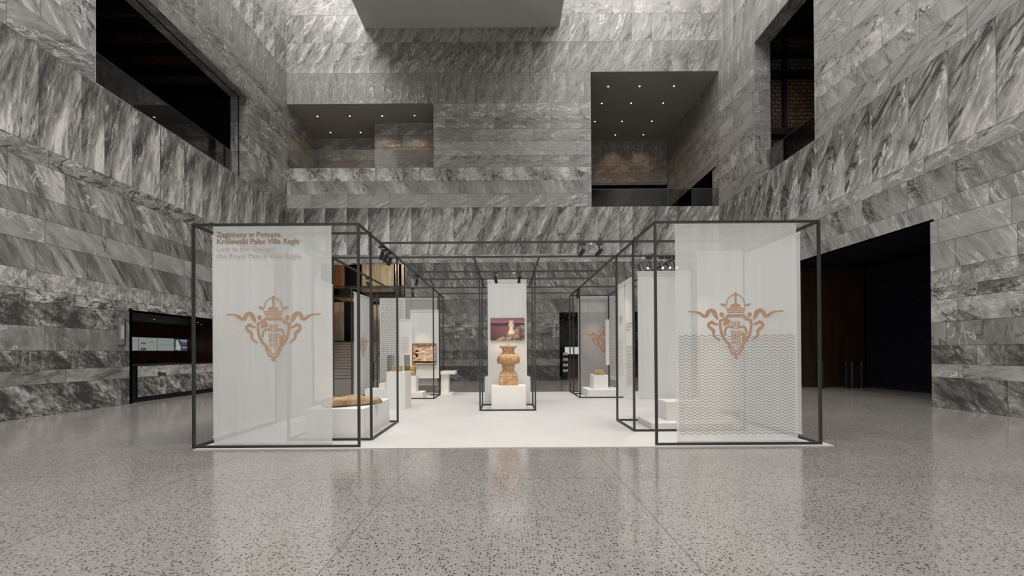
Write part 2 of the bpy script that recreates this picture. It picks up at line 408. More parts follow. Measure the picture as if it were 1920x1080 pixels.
# the same wall carries on past the back wall as the side of the upper right gallery
wr.run((XR, 31.3, 0), (0, -1, 0), 31.3-YB, 9.05, 16.1, holes=[(0, 31.3-24.7, 9.05, 11.2)], dtone=-.02)
wr.build('wall_right')
wb = Stone(3)
N1 = (XL, -3.75, 11.16, 14.5)      # upper left niche  (x0 x1 z0 z1)
N2 = (4.47, XR, 9.05, 16.1)        # upper right gallery
D1 = (-9.9, -5.27, 0, 6.1)         # stair opening
D2 = (2.75, 8.3, 0, 3.55)          # foyer opening
holes = [(a-XL, b-XL, c, d) for (a, b, c, d) in (N1, N2, D1, D2)]
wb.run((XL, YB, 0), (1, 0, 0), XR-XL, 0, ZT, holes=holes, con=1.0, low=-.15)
# upper left niche: side, back, block
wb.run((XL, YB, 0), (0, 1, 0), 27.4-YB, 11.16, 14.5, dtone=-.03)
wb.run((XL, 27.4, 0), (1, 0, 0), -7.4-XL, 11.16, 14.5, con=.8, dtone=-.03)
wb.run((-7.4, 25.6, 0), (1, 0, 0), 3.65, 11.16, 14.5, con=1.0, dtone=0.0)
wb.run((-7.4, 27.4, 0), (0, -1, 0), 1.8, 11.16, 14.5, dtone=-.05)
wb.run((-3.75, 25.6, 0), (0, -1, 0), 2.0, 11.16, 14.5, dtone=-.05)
# upper right gallery: left side and back
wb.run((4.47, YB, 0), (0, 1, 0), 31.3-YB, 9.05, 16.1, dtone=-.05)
wb.run((4.47, 31.3, 0), (1, 0, 0), XR-4.47, 10.9+2.0, 16.1, con=.9, dtone=-.03)
# jambs of the two floor openings
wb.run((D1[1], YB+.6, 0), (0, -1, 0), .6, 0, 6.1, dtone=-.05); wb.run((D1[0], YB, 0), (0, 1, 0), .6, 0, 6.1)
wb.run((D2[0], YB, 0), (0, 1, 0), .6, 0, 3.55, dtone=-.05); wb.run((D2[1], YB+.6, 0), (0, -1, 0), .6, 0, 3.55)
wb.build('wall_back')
wf = Stone(4); wf.run((XR, YR, 0), (-1, 0, 0), XR-XL, 0, ZT); wf.build('wall_front')

fl = MB(); fl.quad((-17, YR, 0), (17, YR, 0), (17, 33, 0), (-17, 33, 0)); fl = fl.build('floor', TERR, recalc=False); tag(fl, kind='structure')
c = MB(); c.box(XL-.4, XR+.4, YR-.4, YB+.4, 23.2, 23.5); tag(c.build('ceiling', PLASTER), kind='structure')
c = MB(); c.box(-7.33, 2.86, 9.0, YB, 18.45, 23.2); tag(c.build('ceiling_volume', PLASTER), kind='structure')
# niche ceilings and gallery floors
def struct(name, mb, mats): return tag(mb.build(name, mats), kind='structure')
c = MB(); c.quad((XL, YB, 14.5), (-3.75, YB, 14.5), (-3.75, 27.4, 14.5), (XL, 27.4, 14.5))
c.quad((4.47, YB, 16.1), (XR, YB, 16.1), (XR, 31.3, 16.1), (4.47, 31.3, 16.1)); struct('ceiling_gallery', c, DPLAS)
c = MB(); c.quad((XL, YB, 11.16), (-3.75, YB, 11.16), (-3.75, 27.4, 11.16), (XL, 27.4, 11.16))
c.quad((4.47, YB, 9.05), (XR, YB, 9.05), (XR, 33, 9.05), (4.47, 33, 9.05)); struct('floor_gallery', c, DPLAS)
# dark louvred recess under the gallery back wall
c = MB(); c.box(4.47, XR+3, 32.4, 32.5, 9.05, 12.9); c.box(4.47, XR, 31.3, 32.4, 12.9, 13.0)
for i in range(34): c.box(4.47, XR, 32.33, 32.4, 9.1+i*.11, 9.15+i*.11)
struct('wall_gallery_recess', c, BLK2)
c = MB(); c.box(XR+1.6, XR+1.7, 24, 33, 9.05, 11.3); c.box(XR, XR+1.7, 24, 33, 11.2, 11.3); c.box(XR, XR+1.7, 24.4, 24.7, 9.05, 11.3)
struct('wall_gallery_passage', c, BLACK)

# upper left gallery room
c = MB()
c.box(-17.1, -17, 12, 21, 8.9, 13.6); c.box(-17, XL-.75, 20.95, 21.05, 9.0, 13.6); c.box(-17, XL-.75, 11.9, 12.0, 9, 13.6)
c.box(-17, XL-.75, 12, 21, 13.5, 13.6); c.box(-17, XL-.75, 12, 21, 8.95, 9.05)
c.box(XL-.8, XL-.75, 12, 12.6, 9, 13.5); c.box(XL-.8, XL-.75, 12, 21, 12.85, 13.5); c.box(XL-.8, XL-.75, 20, 21, 9, 13.5)
struct('wall_left_gallery_room', c, BLACK)
c = MB()
for y in (13.0, 14.3, 15.6, 16.9, 18.2, 19.5): c.box(-17, XL-.8, y, y+.16, 13.25, 13.5)
struct('trim_1', c, WOODB)
c = MB(); c.box(XL-.40, XL-.36, 12.6, 20.0, 9.08, 9.1); c.box(XL-.40, XL-.36, 12.6, 20, 12.82, 12.84); c.box(XL-.40, XL-.36, 19.96, 19.98, 9.1, 12.8)
struct('trim_2', c, BLACK)
# upper right room with its perforated brick screen
m, nt, out = newmat('brick_screen')
b = node(nt, 'ShaderNodeBsdfPrincipled', i_Roughness=.7); L(nt, b.outputs[0], out.inputs[0])
tcx = node(nt, 'ShaderNodeTexCoord').outputs['Object']
mp = node(nt, 'ShaderNodeMapping'); mp.inputs['Rotation'].default_value = (math.radians(90), 0, 0); L(nt, tcx, mp.inputs[0])
bk = node(nt, 'ShaderNodeTexBrick', i_Scale=2.0); L(nt, mp.outputs[0], bk.inputs['Vector'])
bk.inputs['Color1'].default_value = (.13, .085, .06, 1); bk.inputs['Color2'].default_value = (.06, .038, .027, 1); bk.inputs['Mortar'].default_value = (.004, .003, .003, 1)
bk.inputs['Brick Width'].default_value = .55; bk.inputs['Row Height'].default_value = .36; bk.inputs['Mortar Size'].default_value = .05
L(nt, bk.outputs[0], b.inputs['Base Color']); BRICK = m
c = MB(); c.box(XR+.7, 15.5, 21.4, 21.5, 9, 16.4); rm = struct('wall_right_gallery_screen', c, BRICK)
c = MB(); c.box(15.5, 15.6, 14, 21.5, 9, 16.4); c.box(XR+.7, 15.5, 14, 14.1, 9, 16.4); c.box(XR+.7, 15.5, 14, 21.5, 16.3, 16.4); c.box(XR+.7, 15.5, 14, 21.5, 8.95, 9.05)
c.box(XR+.7, XR+.75, 14, 16.3, 9, 16.3); c.box(XR+.7, XR+.75, 20.2, 21.5, 9, 16.3); c.box(XR+.7, XR+.75, 16, 20.2, 15.25, 16.3)
for x in (12.35, 13.1): c.box(x, x+.13, 21.2, 21.4, 9, 16.3)
for z in (9.6, 11.6, 14.3, 15.3): c.box(XR+.7, 15.5, 21.15, 21.4, z, z+.3)
struct('wall_right_gallery_room', c, BLACK)

# ticket counter room on the left
c = MB(); c.box(-15.1, -15, 13, 22, 0, 2.9); c.box(-15, XL, 21.2, 21.3, 0, 2.9); c.box(-15, XL, 13.7, 13.8, 0, 2.9)
struct('wall_ticket_room', c, WOODD)
c = MB(); c.box(-15, XL, 13.7, 21.3, 2.78, 2.85); struct('ceiling_ticket_room', c, BLACK)
# right hall opening: shutter, wood end wall
c = MB(); c.box(14.5, 14.6, 11.95, 18.25, 0, 4.8)
for i in range(59): c.add([(14.5, 11.95, .02+i*.08), (14.5, 18.25, .02+i*.08), (14.46, 18.25, .05+i*.08), (14.46, 11.95, .05+i*.08), (14.5, 18.25, .09+i*.08), (14.5, 11.95, .09+i*.08)], [(0, 1, 2, 3), (3, 2, 4, 5)])
c = c.build('roller_shutter', SHUT, recalc=False); tag(c, 'dark ribbed roller shutter closing the large recess in the right wall', 'shutter')
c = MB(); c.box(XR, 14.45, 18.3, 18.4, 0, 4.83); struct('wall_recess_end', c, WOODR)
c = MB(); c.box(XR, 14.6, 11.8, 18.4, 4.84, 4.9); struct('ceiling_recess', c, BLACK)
c = MB(); c.box(XR+.02, 14.45, 11.8, 11.9, 0, 4.83); struct('wall_recess_near', c, BLACK)

# ------------------------------------------------------------------ stair hall behind the back wall
c = MB()
c.box(-13, -3, 31.0, 31.1, 0, 7.5); c.box(-13, -3, YB+.6, 31, 7.3, 7.5); c.box(-13, -12.9, YB+.6, 31, 0, 7.5); c.box(-4.0, -3.9, YB+.6, 31, 0, 7.5)
struct('wall_stair_hall', c, BLACK)
c = MB()
ns = 14
for i in range(ns):
    y = YB+.75+i*.32; z = (i+1)*.157
    c.mat(0).box(-12.5, -5.4, y, YB+.75+ns*.32+.8, i*.157, z-.02)
    c.mat(1).box(-12.5, -5.4, y+.02, y+.06, z-.02, z)
    c.mat(0).box(-12.5, -5.4, y-.03, y+.34, z-.0, z+.012)
st = thing('staircase', (-8, YB+.75, 0), 'broad grey stone staircase rising through the opening in the back wall', 'staircase')
c.build('steps', [STAIRM, NOSE], st)
c = MB(); c.bar((-7.15, YB+.75, .95), (-7.15, YB+5.0, 3.05), .06); c.bar((-7.15, YB+.75, 0), (-7.15, YB+.75, .95), .06)
c.bar((-7.15, YB+5.0, 2.2), (-7.15, YB+5.0, 3.05), .06); c.build('handrail', BLK2, st)
c = MB(); c.bar((-6.2, YB+2.8, 1.3), (-6.2, YB+2.8, 4.0), .07); c.bar((-6.2, YB+2.8, 2.9), (-6.2, YB+5.3, 3.9), .05); c.build('handrail', BLK2, st)
def sheet(name, x0, x1, y, z0, z1, mat, label, cat, th=.06, parent=None):
    m = MB(); m.box(x0, x1, y, y+th, z0, z1); o = m.build(name, mat, parent, origin=None if parent else ((x0+x1)/2, y, z0))
    if parent is None: tag(o, label, cat)
    return o
sheet('wall_panel', -11.5, -10.5, 29.4, 5.7, 7.25, COPPER, 'copper coloured wall panel high at the left side of the stair opening', 'wall panel')
sheet('wall_panel', -11.5, -10.55, 29.4, 2.3, 4.8, PALEP, 'pale streaked glassy panel low at the left side above the stair', 'wall panel')
sheet('wall_panel', -9.25, -7.2, 29.0, 5.4, 7.25, PALEP, 'golden streaked metal panel high above the stairs', 'wall panel')
g2 = thing('column_cluster', (-6.4, 27.4, 4.2), 'two pale slender pillars with dark gaps high at the right of the stair opening', 'columns')
for i, (x0, x1) in enumerate(((-6.70, -6.50), (-6.34, -6.18))):
    m = MB(); m.box(x0, x1, 27.4, 27.6, 4.85, 7.25); m.build('column', PALEP, g2)
bal = thing('mesh_balcony', (-7.5, 26.6, 4.8), 'dark perforated metal balcony crossing the stair opening', 'balcony')
m = MB()
for i in range(70): m.bar((-9.9+i*.062, 26.6, 4.86), (-9.9+i*.062+.4, 26.6, 5.38), .016); m.bar((-9.9+i*.062+.4, 26.6, 4.86), (-9.9+i*.062, 26.6, 5.38), .016)
m.build('mesh_panel', BLK2, bal)
m = MB(); m.bar((-10.2, 26.6, 5.4), (-4.1, 26.6, 5.4), .05); m.bar((-10.2, 26.6, 4.85), (-4.1, 26.6, 4.85), .07); m.build('rail', BLK2, bal)
m = MB(); m.box(-10.2, -4.1, 26.65, 28.5, 4.72, 4.8); m.build('soffit', COPPER, bal)
sheet('wall_panel', -9.25, -8.35, 30.2, 2.25, 4.7, PALEP, 'pale glassy panel behind the top of the stair at right', 'wall panel')
point('stair_lamp', (-9.0, 27.6, 4.6), 70, (1, .8, .6))

# ------------------------------------------------------------------ foyer behind the right-hand opening
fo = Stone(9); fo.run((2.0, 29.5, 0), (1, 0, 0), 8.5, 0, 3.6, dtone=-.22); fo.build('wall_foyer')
c = MB(); c.box(2, 10.6, YB+.6, 29.6, 3.55, 3.65); struct('ceiling_foyer', c, WOODB)
c = MB(); c.box(1.95, 2.05, YB+.6, 29.6, 0, 3.6); c.box(10.5, 10.6, YB+.6, 29.6, 0, 3.6); struct('wall_foyer_side', c, BLACK)
bd = thing('reception_desk', (4.0, 26.4, 0), 'dark desk with brown wooden side inside the foyer opening', 'desk')
m = MB(); m.box(3.45, 8.0, 26.3, 27.1, .95, 1.02); m.build('worktop', BLK2, bd)
m = MB(); m.box(3.6, 7.9, 26.4, 27.0, 0, .95); m.build('body', WOODB, bd)
m = MB(); m.box(3.52, 3.6, 26.38, 27.0, 0, .95); m.build('side_panel', plain('orange_wood', (.30, .15, .06), .5, noise=.2), bd)
br = thing('brochure_rack', (3.15, 24.4, 0), 'narrow upright rack of leaflets at the left edge of the foyer opening', 'rack')
m = MB(); m.box(3.0, 3.3, 24.5, 24.54, .2, 1.45); m.bar((3.15, 24.5, 0), (3.15, 24.5, .25), .06); m.box(2.98, 3.32, 24.35, 24.65, 0, .03); m.build('back_panel', BLK2, br)
for k in range(4):
    m = MB(); z = .35+k*.3; m.box(3.0, 3.3, 24.38, 24.5, z-.02, z); m.box(3.0, 3.3, 24.37, 24.38, z-.02, z+.06); m.build('shelf', BLK2, br)
leafm = plain('leaflet_paper', (.5, .49, .47), .7, noise=.3, scale=30)
for k in range(4):
    m = MB(); z = .352+k*.3; m.box(3.03, 3.15, 24.40, 24.42, z, z+.2); o = m.build('leaflet', leafm, origin=(3.09, 24.41, z))
    tag(o, 'left pale leaflet on shelf %s of the narrow rack' % ('one from the floor', 'two from the floor', 'three from the floor', 'four, the top one,')[k], 'leaflet', 'leaflets in the foyer rack')
    o2 = o.copy(); COL.objects.link(o2); o2.location = (3.23, 24.41, z); o2['label'] = 'right pale leaflet on shelf %s of the narrow rack' % ('one from the floor', 'two from the floor', 'three from the floor', 'four, the top one,')[k]
lb = thing('lit_notice', (3.9, 27.6, 1.3), 'small lit white notice of three sheets inside the foyer', 'notice')
for k in range(3):
    m = MB(); m.box(3.55+k*.3, 3.82+k*.3, 27.6, 27.63, 1.35, 1.78); m.build('sheet', emit('notice_glow', (.95, 1, .9), .55) if k == 0 else bpy.data.materials['notice_glow'], lb)
m = MB(); m.box(3.5, 4.5, 27.63, 27.66, 1.3, 1.83); m.bar((4.0, 27.65, 0), (4.0, 27.65, 1.3), .04); m.build('stand', BLK2, lb)

# ------------------------------------------------------------------ ticket counter contents
tc_ = thing('ticket_counter', (XL, 17.5, 0), 'grey marble ticket counter with dark plinth, lettered Bilety', 'counter')
s = Stone(12); s.run((XL-.12, 14.15, 0), (0, 1, 0), 7.05, .16, 1.13, con=1.5, dtone=.06)
o = s.build('counter_front', None, tc_); o.location = -Vector(tc_.location)
m = MB(); m.box(-12.4, XL-.12, 13.81, 21.2, 1.13, 1.17); m.build('worktop', BLK2, tc_)
m = MB(); m.box(-12.3, XL-.16, 13.81, 21.19, .0, .16); m.box(-12.3, XL-.16, 13.81, 14.14, .16, 1.12); m.box(-12.3, XL-.13, 14.14, 21.19, .17, 1.12); m.build('plinth', BLACK, tc_)
def text_mesh(txt, size, name, mat, parent, mtx, bold=0.0, th=.002, space=1.0):
    cu = bpy.data.curves.new(name, 'FONT'); cu.body = txt; cu.size = size; cu.offset = bold; cu.extrude = th; cu.space_character = space; cu.resolution_u = 2
    t = bpy.data.objects.new('t', cu); COL.objects.link(t)
    bpy.context.view_layer.update()
    me = bpy.data.meshes.new_from_object(t.evaluated_get(bpy.context.evaluated_depsgraph_get()))
    bpy.data.objects.remove(t); bpy.data.curves.remove(cu)
    me.materials.clear(); me.materials.append(mat)
    off = Matrix.Translation(-Vector(parent['_o'])) if '_o' in parent else Matrix()
    me.transform(off @ mtx); me.name = name
    o = bpy.data.objects.new(name, me); link(o, parent); return o
def face_mtx(origin, u, up=(0, 0, 1)):
    u = Vector(u).normalized(); up = Vector(up); n = u.cross(up)
    M = Matrix.Identity(4)
    for i in range(3): M[i][0] = u[i]; M[i][1] = up[i]; M[i][2] = n[i]; M[i][3] = origin[i]
    return M
text_mesh('Bilety', .17, 'lettering', BLACK, tc_, face_mtx((XL-.105, 14.95, .80), (0, 1, 0)), .004)
# wall screens
scr_m = [emit('screen_pale', (.62, .66, .62), .34), emit('screen_dark', (.10, .13, .16), .4)]
inkm = emit('screen_ink', (.12, .16, .19), .4); inkg = emit('screen_grey', (.40, .43, .42), .32); inkw = emit('screen_white', (.7, .75, .75), .45)
order = ('leftmost pale screen with a grey square', 'second pale screen from left with a dark blue and grey block', 'third pale screen with small grey figures', 'dark blue-grey screen with a white shape at the right end')
for k in range(4):
    y0 = 17.45+k*.98; y1 = y0+.94; x = -14.95
    t = thing('wall_screen', (x, (y0+y1)/2, 1.65), order[k]+' of the row', 'screen', 'screens above the ticket counter')
    m = MB(); m.box(x-.05, x, y0-.02, y1+.02, 1.62, 2.22); m.build('housing', BLK2, t)
    m = MB(); m.box(x, x+.01, y0, y1, 1.65, 2.19); m.build('display', scr_m[1 if k == 3 else 0], t)
    m = MB(); mw = MB()
    def q(mm, a, b_, z0_, z1_): mm.box(x+.01, x+.014, y0+a*.94, y0+b_*.94, 1.65+z0_*.54, 1.65+z1_*.54)
    if k == 0: q(m, .05, .5, .1, .55); mt = inkg; q(m, .6, .9, .75, .78)
    elif k == 1: q(m, .08, .38, .5, .58); q(m, .1, .36, .6, .64); q(m, .08, .38, .02, .2); mt = inkm; q(m, .5, .8, .6, .62); q(m, .5, .85, .7, .72)
    elif k == 2:
        mt = inkg
        for a in (.18, .34, .6, .76): q(m, a, a+.06, .38, .55)
        q(m, .2, .8, .8, .82)
    else:
        mt = inkw
        P_ = [(.05, .1), (.38, .0), (.42, .3), (.3, .6), (.2, .95), (.08, .8), (.1, .4)]
        n = len(P_); m.add([(x+.014, y0+a*.94, 1.65+b_*.54) for a, b_ in P_]+[(x+.01, y0+a*.94, 1.65+b_*.54) for a, b_ in P_], [tuple(range(n)), tuple(range(n, 2*n))[::-1]]+[(i, (i+1) % n, n+(i+1) % n, n+i) for i in range(n)])
        q(m, .38, .92, .82, .9); q(m, .5, .8, .68, .71); q(m, .5, .9, .3, .33); q(m, .5, .85, .22, .25)
    m.build('screen_graphic', mt, t)
t = thing('wall_reader', (XL, 13.35, 1.6), 'slim grey vertical wall device left of the ticket counter opening', 'wall device')
m = MB(); m.box(XL, XL+.08, 13.28, 13.44, 1.78, 2.53); m.build('body', plain('grey_metal', (.30, .30, .29), .35, .6), t, bevel=.01)
m = MB(); m.box(XL, XL+.06, 13.46, 13.5, 1.76, 2.55); m.build('backplate', BLK2, t)
m = MB(); m.box(XL+.08, XL+.085, 13.31, 13.41, 1.95, 2.35); m.build('face_plate', plain('pale_plate', (.42, .42, .40), .3), t)
# queue posts standing in the recess
for k, (x, d) in enumerate(((12.2, 17.6), (12.55, 18.0), (13.25, 17.7), (13.45, 17.7), (13.65, 17.9), (13.85, 17.7), (14.05, 18.0))):
    if k == 0:
        t0 = thing('queue_post', (x, d, 0), '', 'queue post', 'queue posts against the wood wall')
        m = MB(); m.cyl((x, d, .03), (x, d, .95), .028); m.build('pole', BLK2, t0)
        m = MB(); m.cyl((x, d, 0), (x, d, .03), .09, 24); m.build('base', BLK2, t0)
        m = MB(); m.cyl((x, d, .95), (x, d, 1.02), .04); m.build('cap', BLK2, t0)
        t = t0
    else: t = dup(t0, (x, d, 0), '')
    t['label'] = 'thin black queue post in the dark recess, ' + ('the leftmost, standing apart', 'second from the left', 'third from the left', 'middle of the seven', 'third from the right', 'second from the right', 'the rightmost, by the shutter')[k]

# ------------------------------------------------------------------ glass balustrades of the galleries
def balustrade(a, b_, z0, z1, label, n=3):
    a = Vector((*a, z0)); b_ = Vector((*b_, z0)); t = thing('glass_balustrade', (a+b_)/2, label, 'balustrade', 'glass balustrades of the upper galleries')
    for k in range(n):
        p = a.lerp(b_, (k+.002)/n); q_ = a.lerp(b_, (k+.998)/n); d = (b_-a).normalized(); nn = Vector((d.y, -d.x, 0))*.008
        m = MB(); vs = [p+nn, q_+nn, q_-nn, p-nn]; up = Vector((0, 0, z1-z0)); vs += [v+up for v in vs]
        m.add(vs, [(0, 1, 2, 3), (4, 5, 6, 7), (0, 1, 5, 4), (1, 2, 6, 5), (2, 3, 7, 6), (3, 0, 4, 7)]); m.build('glass_pane', GLASSD, t)
    m = MB(); up = Vector((0, 0, z1-z0)); m.bar(a+up, b_+up, .02, .012); m.build('edge_strip', plain('edge_metal', (.2, .2, .2), .3, .7) if 'edge_metal' not in bpy.data.materials else bpy.data.materials['edge_metal'], t)
balustrade((XL-.7, 12.65), (XL-.7, 19.95), 9.1, 10.45, 'long glass balustrade in the big dark gallery window of the left wall', 4)
balustrade((XR+.62, 16.35), (XR+.62, 20.15), 9.1, 10.45, 'glass balustrade in the tall dark gallery window of the right wall', 2)
balustrade((XL+.02, YB+.1), (-3.77, YB+.1), 11.17, 12.12, 'glass balustrade of the wide low niche in the back wall', 3)
balustrade((4.49, YB+.1), (XR-.02, YB+.1), 9.06, 10.0, 'glass balustrade of the tall gallery with eleven downlights', 3)

# ------------------------------------------------------------------ ceiling downlights
dl = thing('downlight', (0, 0, 0), '', 'downlight', 'g')
m = MB(); m.cyl((0, 0, -.012), (0, 0, .0), .085, 20); m.build('trim_ring', DPLAS, dl)
m = MB(); m.cyl((0, 0, -.018), (0, 0, -.012), .034, 16); m.build('bulb', LAMPW, dl)
ld = bpy.data.lights.new('downlight_beam', 'SPOT'); ld.energy = 70; ld.color = (1, .62, .34); ld.spot_size = math.radians(95); ld.spot_blend = .7; ld.shadow_soft_size = .04
lo = bpy.data.objects.new('beam', ld); link(lo, dl); lo.location = (0, 0, -.05)
first = [True]
def down(x, y, z, label, group, beam=True):
    if first[0]: first[0] = False; o = dl; o.location = (x, y, z)
    else: o = dup(dl, (x, y, z), label)
    o['label'] = label; o['group'] = group
    if not beam:
        for c_ in [q for q in list(COL.objects) if q.parent == o and q.type == 'LIGHT']: bpy.data.objects.remove(c_)
        o.scale = (.6, .6, 1)
        for c_ in [q for q in list(COL.objects) if q.parent == o and q.name.startswith('bulb')]:
            c_.data = c_.data.copy(); c_.data.materials[0] = LAMPD
for r, (y, xs) in enumerate(((24.9, (5.68, 7.41, 9.3)), (26.6, (5.68, 7.41, 9.3)), (28.7, (5.68, 7.41, 9.3)), (30.5, (7.41, 9.3)))):
    for k, x in enumerate(xs):
        nm = ('left', 'middle', 'right')[k] if len(xs) == 3 else ('left', 'right')[k]
        down(x, y, 16.1, 'small warm downlight in the tall gallery ceiling, %s one of the %s row' % (nm, ('front', 'second', 'third', 'rear short')[r]), 'downlights of the tall right gallery')
for r, (y, xs) in enumerate(((24.8, (-10.3, -8.53, -6.75, -4.97)), (26.65, (-10.3, -8.53)))):
    for k, x in enumerate(xs):
        nm = ('leftmost', 'second', 'third', 'rightmost')[k] if len(xs) == 4 else ('left', 'right')[k]
        down(x, y, 14.5, 'small warm downlight in the wide niche ceiling, %s one of the %s row' % (nm, ('front', 'rear')[r]), 'downlights of the wide left niche')
for k, (x, y) in enumerate(((-12.6, 15.0), (-12.9, 16.6), (-12.4, 18.2), (-13.2, 19.6))):
    down(x, y, 2.78, 'tiny downlight over the ticket counter, %s' % ('nearest', 'second nearest', 'second farthest', 'farthest')[k], 'downlights over the ticket counter', False)
for k, (x, y) in enumerate(((3.82, 25.3), (3.75, 27.4), (3.62, 29.0))):
    down(x, y, 3.55, 'small downlight in the foyer ceiling, %s' % ('nearest of three', 'middle of three', 'farthest of three')[k], 'downlights of the foyer', False)
point('stair_lamp', (-7.5, 25.0, 7.1), 420, (1, .80, .58))
point('stair_lamp', (-9.9, 24.7, 6.9), 60, (1, .7, .4))
point('gallery_lamp', (13.6, 19.5, 13), 13, (1, .7, .45))

# ------------------------------------------------------------------ white platform
c = MB(); c.box(-4.90, 5.1, 7.08, 16.86, 0, .012)
pf = c.build('platform', CARPET, origin=(0, 7.08, 0)); tag(pf, 'large low white floor platform carrying the whole exhibition', 'platform')

# ------------------------------------------------------------------ steel display frames
H = 3.54; B = .038; ZB = .012+B/2
def frame(name, loc, label, posts, rails):
    t = thing('display_frame', loc, label, 'display frame', 'steel display frames')
    for (x, y) in posts:
        m = MB(); m.box(x-B/2, x+B/2, y-B/2, y+B/2, .012, H+B/2); m.build('post', STEEL, t)
    for (x0, y0, x1, y1, z) in rails:
        zz = ZB if z == 0 else (H if z == 1 else z)
        a = Vector((x0, y0, zz)); b_ = Vector((x1, y1, zz)); d = (b_-a).normalized()*B/2
        m = MB(); m.bar(a-d*0, b_+d*0, B*.98); m.build('rail', STEEL, t)
    return t
PX = [2.34, 4.95, 3.72]
frame('f', (-3.65, 7.17, 0), 'big stepped steel frame at front left around the titled banner and the long broken stone', [(-4.95, 7.17), (-2.34, 7.17), (-4.95, 9.71), (-2.31, 7.72), (-2.34, 9.71), (-3.72, 7.72), (-3.72, 9.71)],
      [(-4.95, 7.17, -2.34, 7.17, 0), (-4.95, 7.17, -2.34, 7.17, 1), (-4.95, 7.17, -4.95, 9.71, 0), (-4.95, 7.17, -4.95, 9.71, 1), (-2.34, 7.17, -2.34, 7.72, 1), (-4.95, 9.71, -3.72, 9.71, 1),
       (-3.72, 7.72, -2.31, 7.72, 0), (-2.31, 7.72, -2.34, 9.71, 0), (-2.65, 9.71, -2.34, 9.71, 0), (-3.72, 7.72, -3.72, 9.71, 0),
       (-3.72, 7.72, -2.31, 7.72, 1), (-2.34, 7.72, -2.34, 9.71, 1), (-3.72, 7.72, -3.72, 9.71, 1), (-3.72, 9.71, -2.34, 9.71, 1)])
frame('f', (3.65, 7.17, 0), 'big stepped steel frame at front right around the crest and wave banner', [(4.95, 7.17), (2.36, 7.17), (4.95, 9.71), (2.36, 8.42), (2.36, 9.71), (4.4, 8.42), (4.4, 9.71)],
      [(4.95, 7.17, 2.36, 7.17, 0), (4.95, 7.17, 2.36, 7.17, 1), (4.95, 7.17, 4.95, 9.71, 0), (4.95, 7.17, 4.95, 9.71, 1), (2.36, 7.17, 2.36, 8.42, 1), (4.95, 9.71, 4.4, 9.71, 1),
       (2.36, 8.42, 4.4, 8.42, 0), (2.36, 8.42, 2.36, 9.71, 0), (2.36, 9.71, 2.85, 9.71, 0), (2.36, 8.42, 4.95, 8.42, 1), (2.36, 8.42, 2.36, 9.71, 1), (4.4, 8.42, 4.4, 9.71, 1), (4.4, 9.71, 2.36, 9.71, 1)])
frame('f', (.03, 12, 0), 'narrow central steel frame around the carved baluster stone', [(-.68, 11.48), (.72, 11.48), (-.68, 12.66), (.72, 12.66)],
      [(-.68, 11.48, .72, 11.48, 0), (-.68, 12.66, .72, 12.66, 0), (-.68, 11.48, -.68, 12.66, 0), (.72, 11.48, .72, 12.66, 0)])
frame('f', (-3.65, 14.3, 0), 'far left steel frame around the framed brown engraving', [(-2.34, 14.5), (-2.34, 15.75), (-2.34, 16.75), (-4.95, 14.5), (-4.95, 15.75), (-4.95, 16.75), (-4.5, 15.75)],
      [(-2.34, 14.5, -3.2, 14.5, 0), (-2.34, 14.5, -2.34, 16.75, 0), (-2.34, 15.75, -2.65, 15.75, 0), (-2.34, 16.75, -2.65, 16.75, 0), (-4.95, 14.5, -4.95, 16.75, 0), (-4.95, 15.75, -4.5, 15.75, 0),
       (-4.95, 14.5, -4.95, 16.75, 1), (-4.95, 16.75, -2.34, 16.75, 1), (-4.95, 14.5, -4.95, 15.75, 1)])
frame('f', (3.4, 14.3, 0), 'far right steel frame around the small orange stone block', [(2.34, 14.5), (2.34, 15.9), (2.34, 16.75), (3.72, 16.5)],
      [(2.34, 14.5, 3.72, 14.5, 0), (2.34, 14.5, 2.34, 16.75, 0), (2.34, 15.9, 2.72, 15.9, 0), (2.34, 16.75, 2.72, 16.75, 0), (2.34, 16.5, 3.72, 16.5, 1), (3.72, 14.3, 3.72, 16.5, 1)])
og = thing('overhead_grid', (0, 12, H), 'dark steel grid of long bars spanning between the display frames', 'overhead grid')
for (x0, y0, x1, y1) in [(-2.34, 9.71, -2.34, 16.75), (2.34, 9.71, 2.34, 16.75), (-3.72, 9.71, -3.72, 14.27), (3.72, 9.71, 3.72, 14.3),
    (-2.34, 8.42, 2.36, 8.42), (-2.34, 9.71, 2.36, 9.71), (-2.34, 11.48, 2.34, 11.48), (-2.34, 12.66, 2.34, 12.66),
    (-4.95, 14.27, 4.95, 14.27), (-2.34, 15.75, 2.34, 15.75), (-.69, 9.71, -.69, 14.27), (.71, 9.71, .71, 14.27)]:
    m = MB(); m.bar((x0, y0, H), (x1, y1, H), B); m.build('rail', STEEL, og)

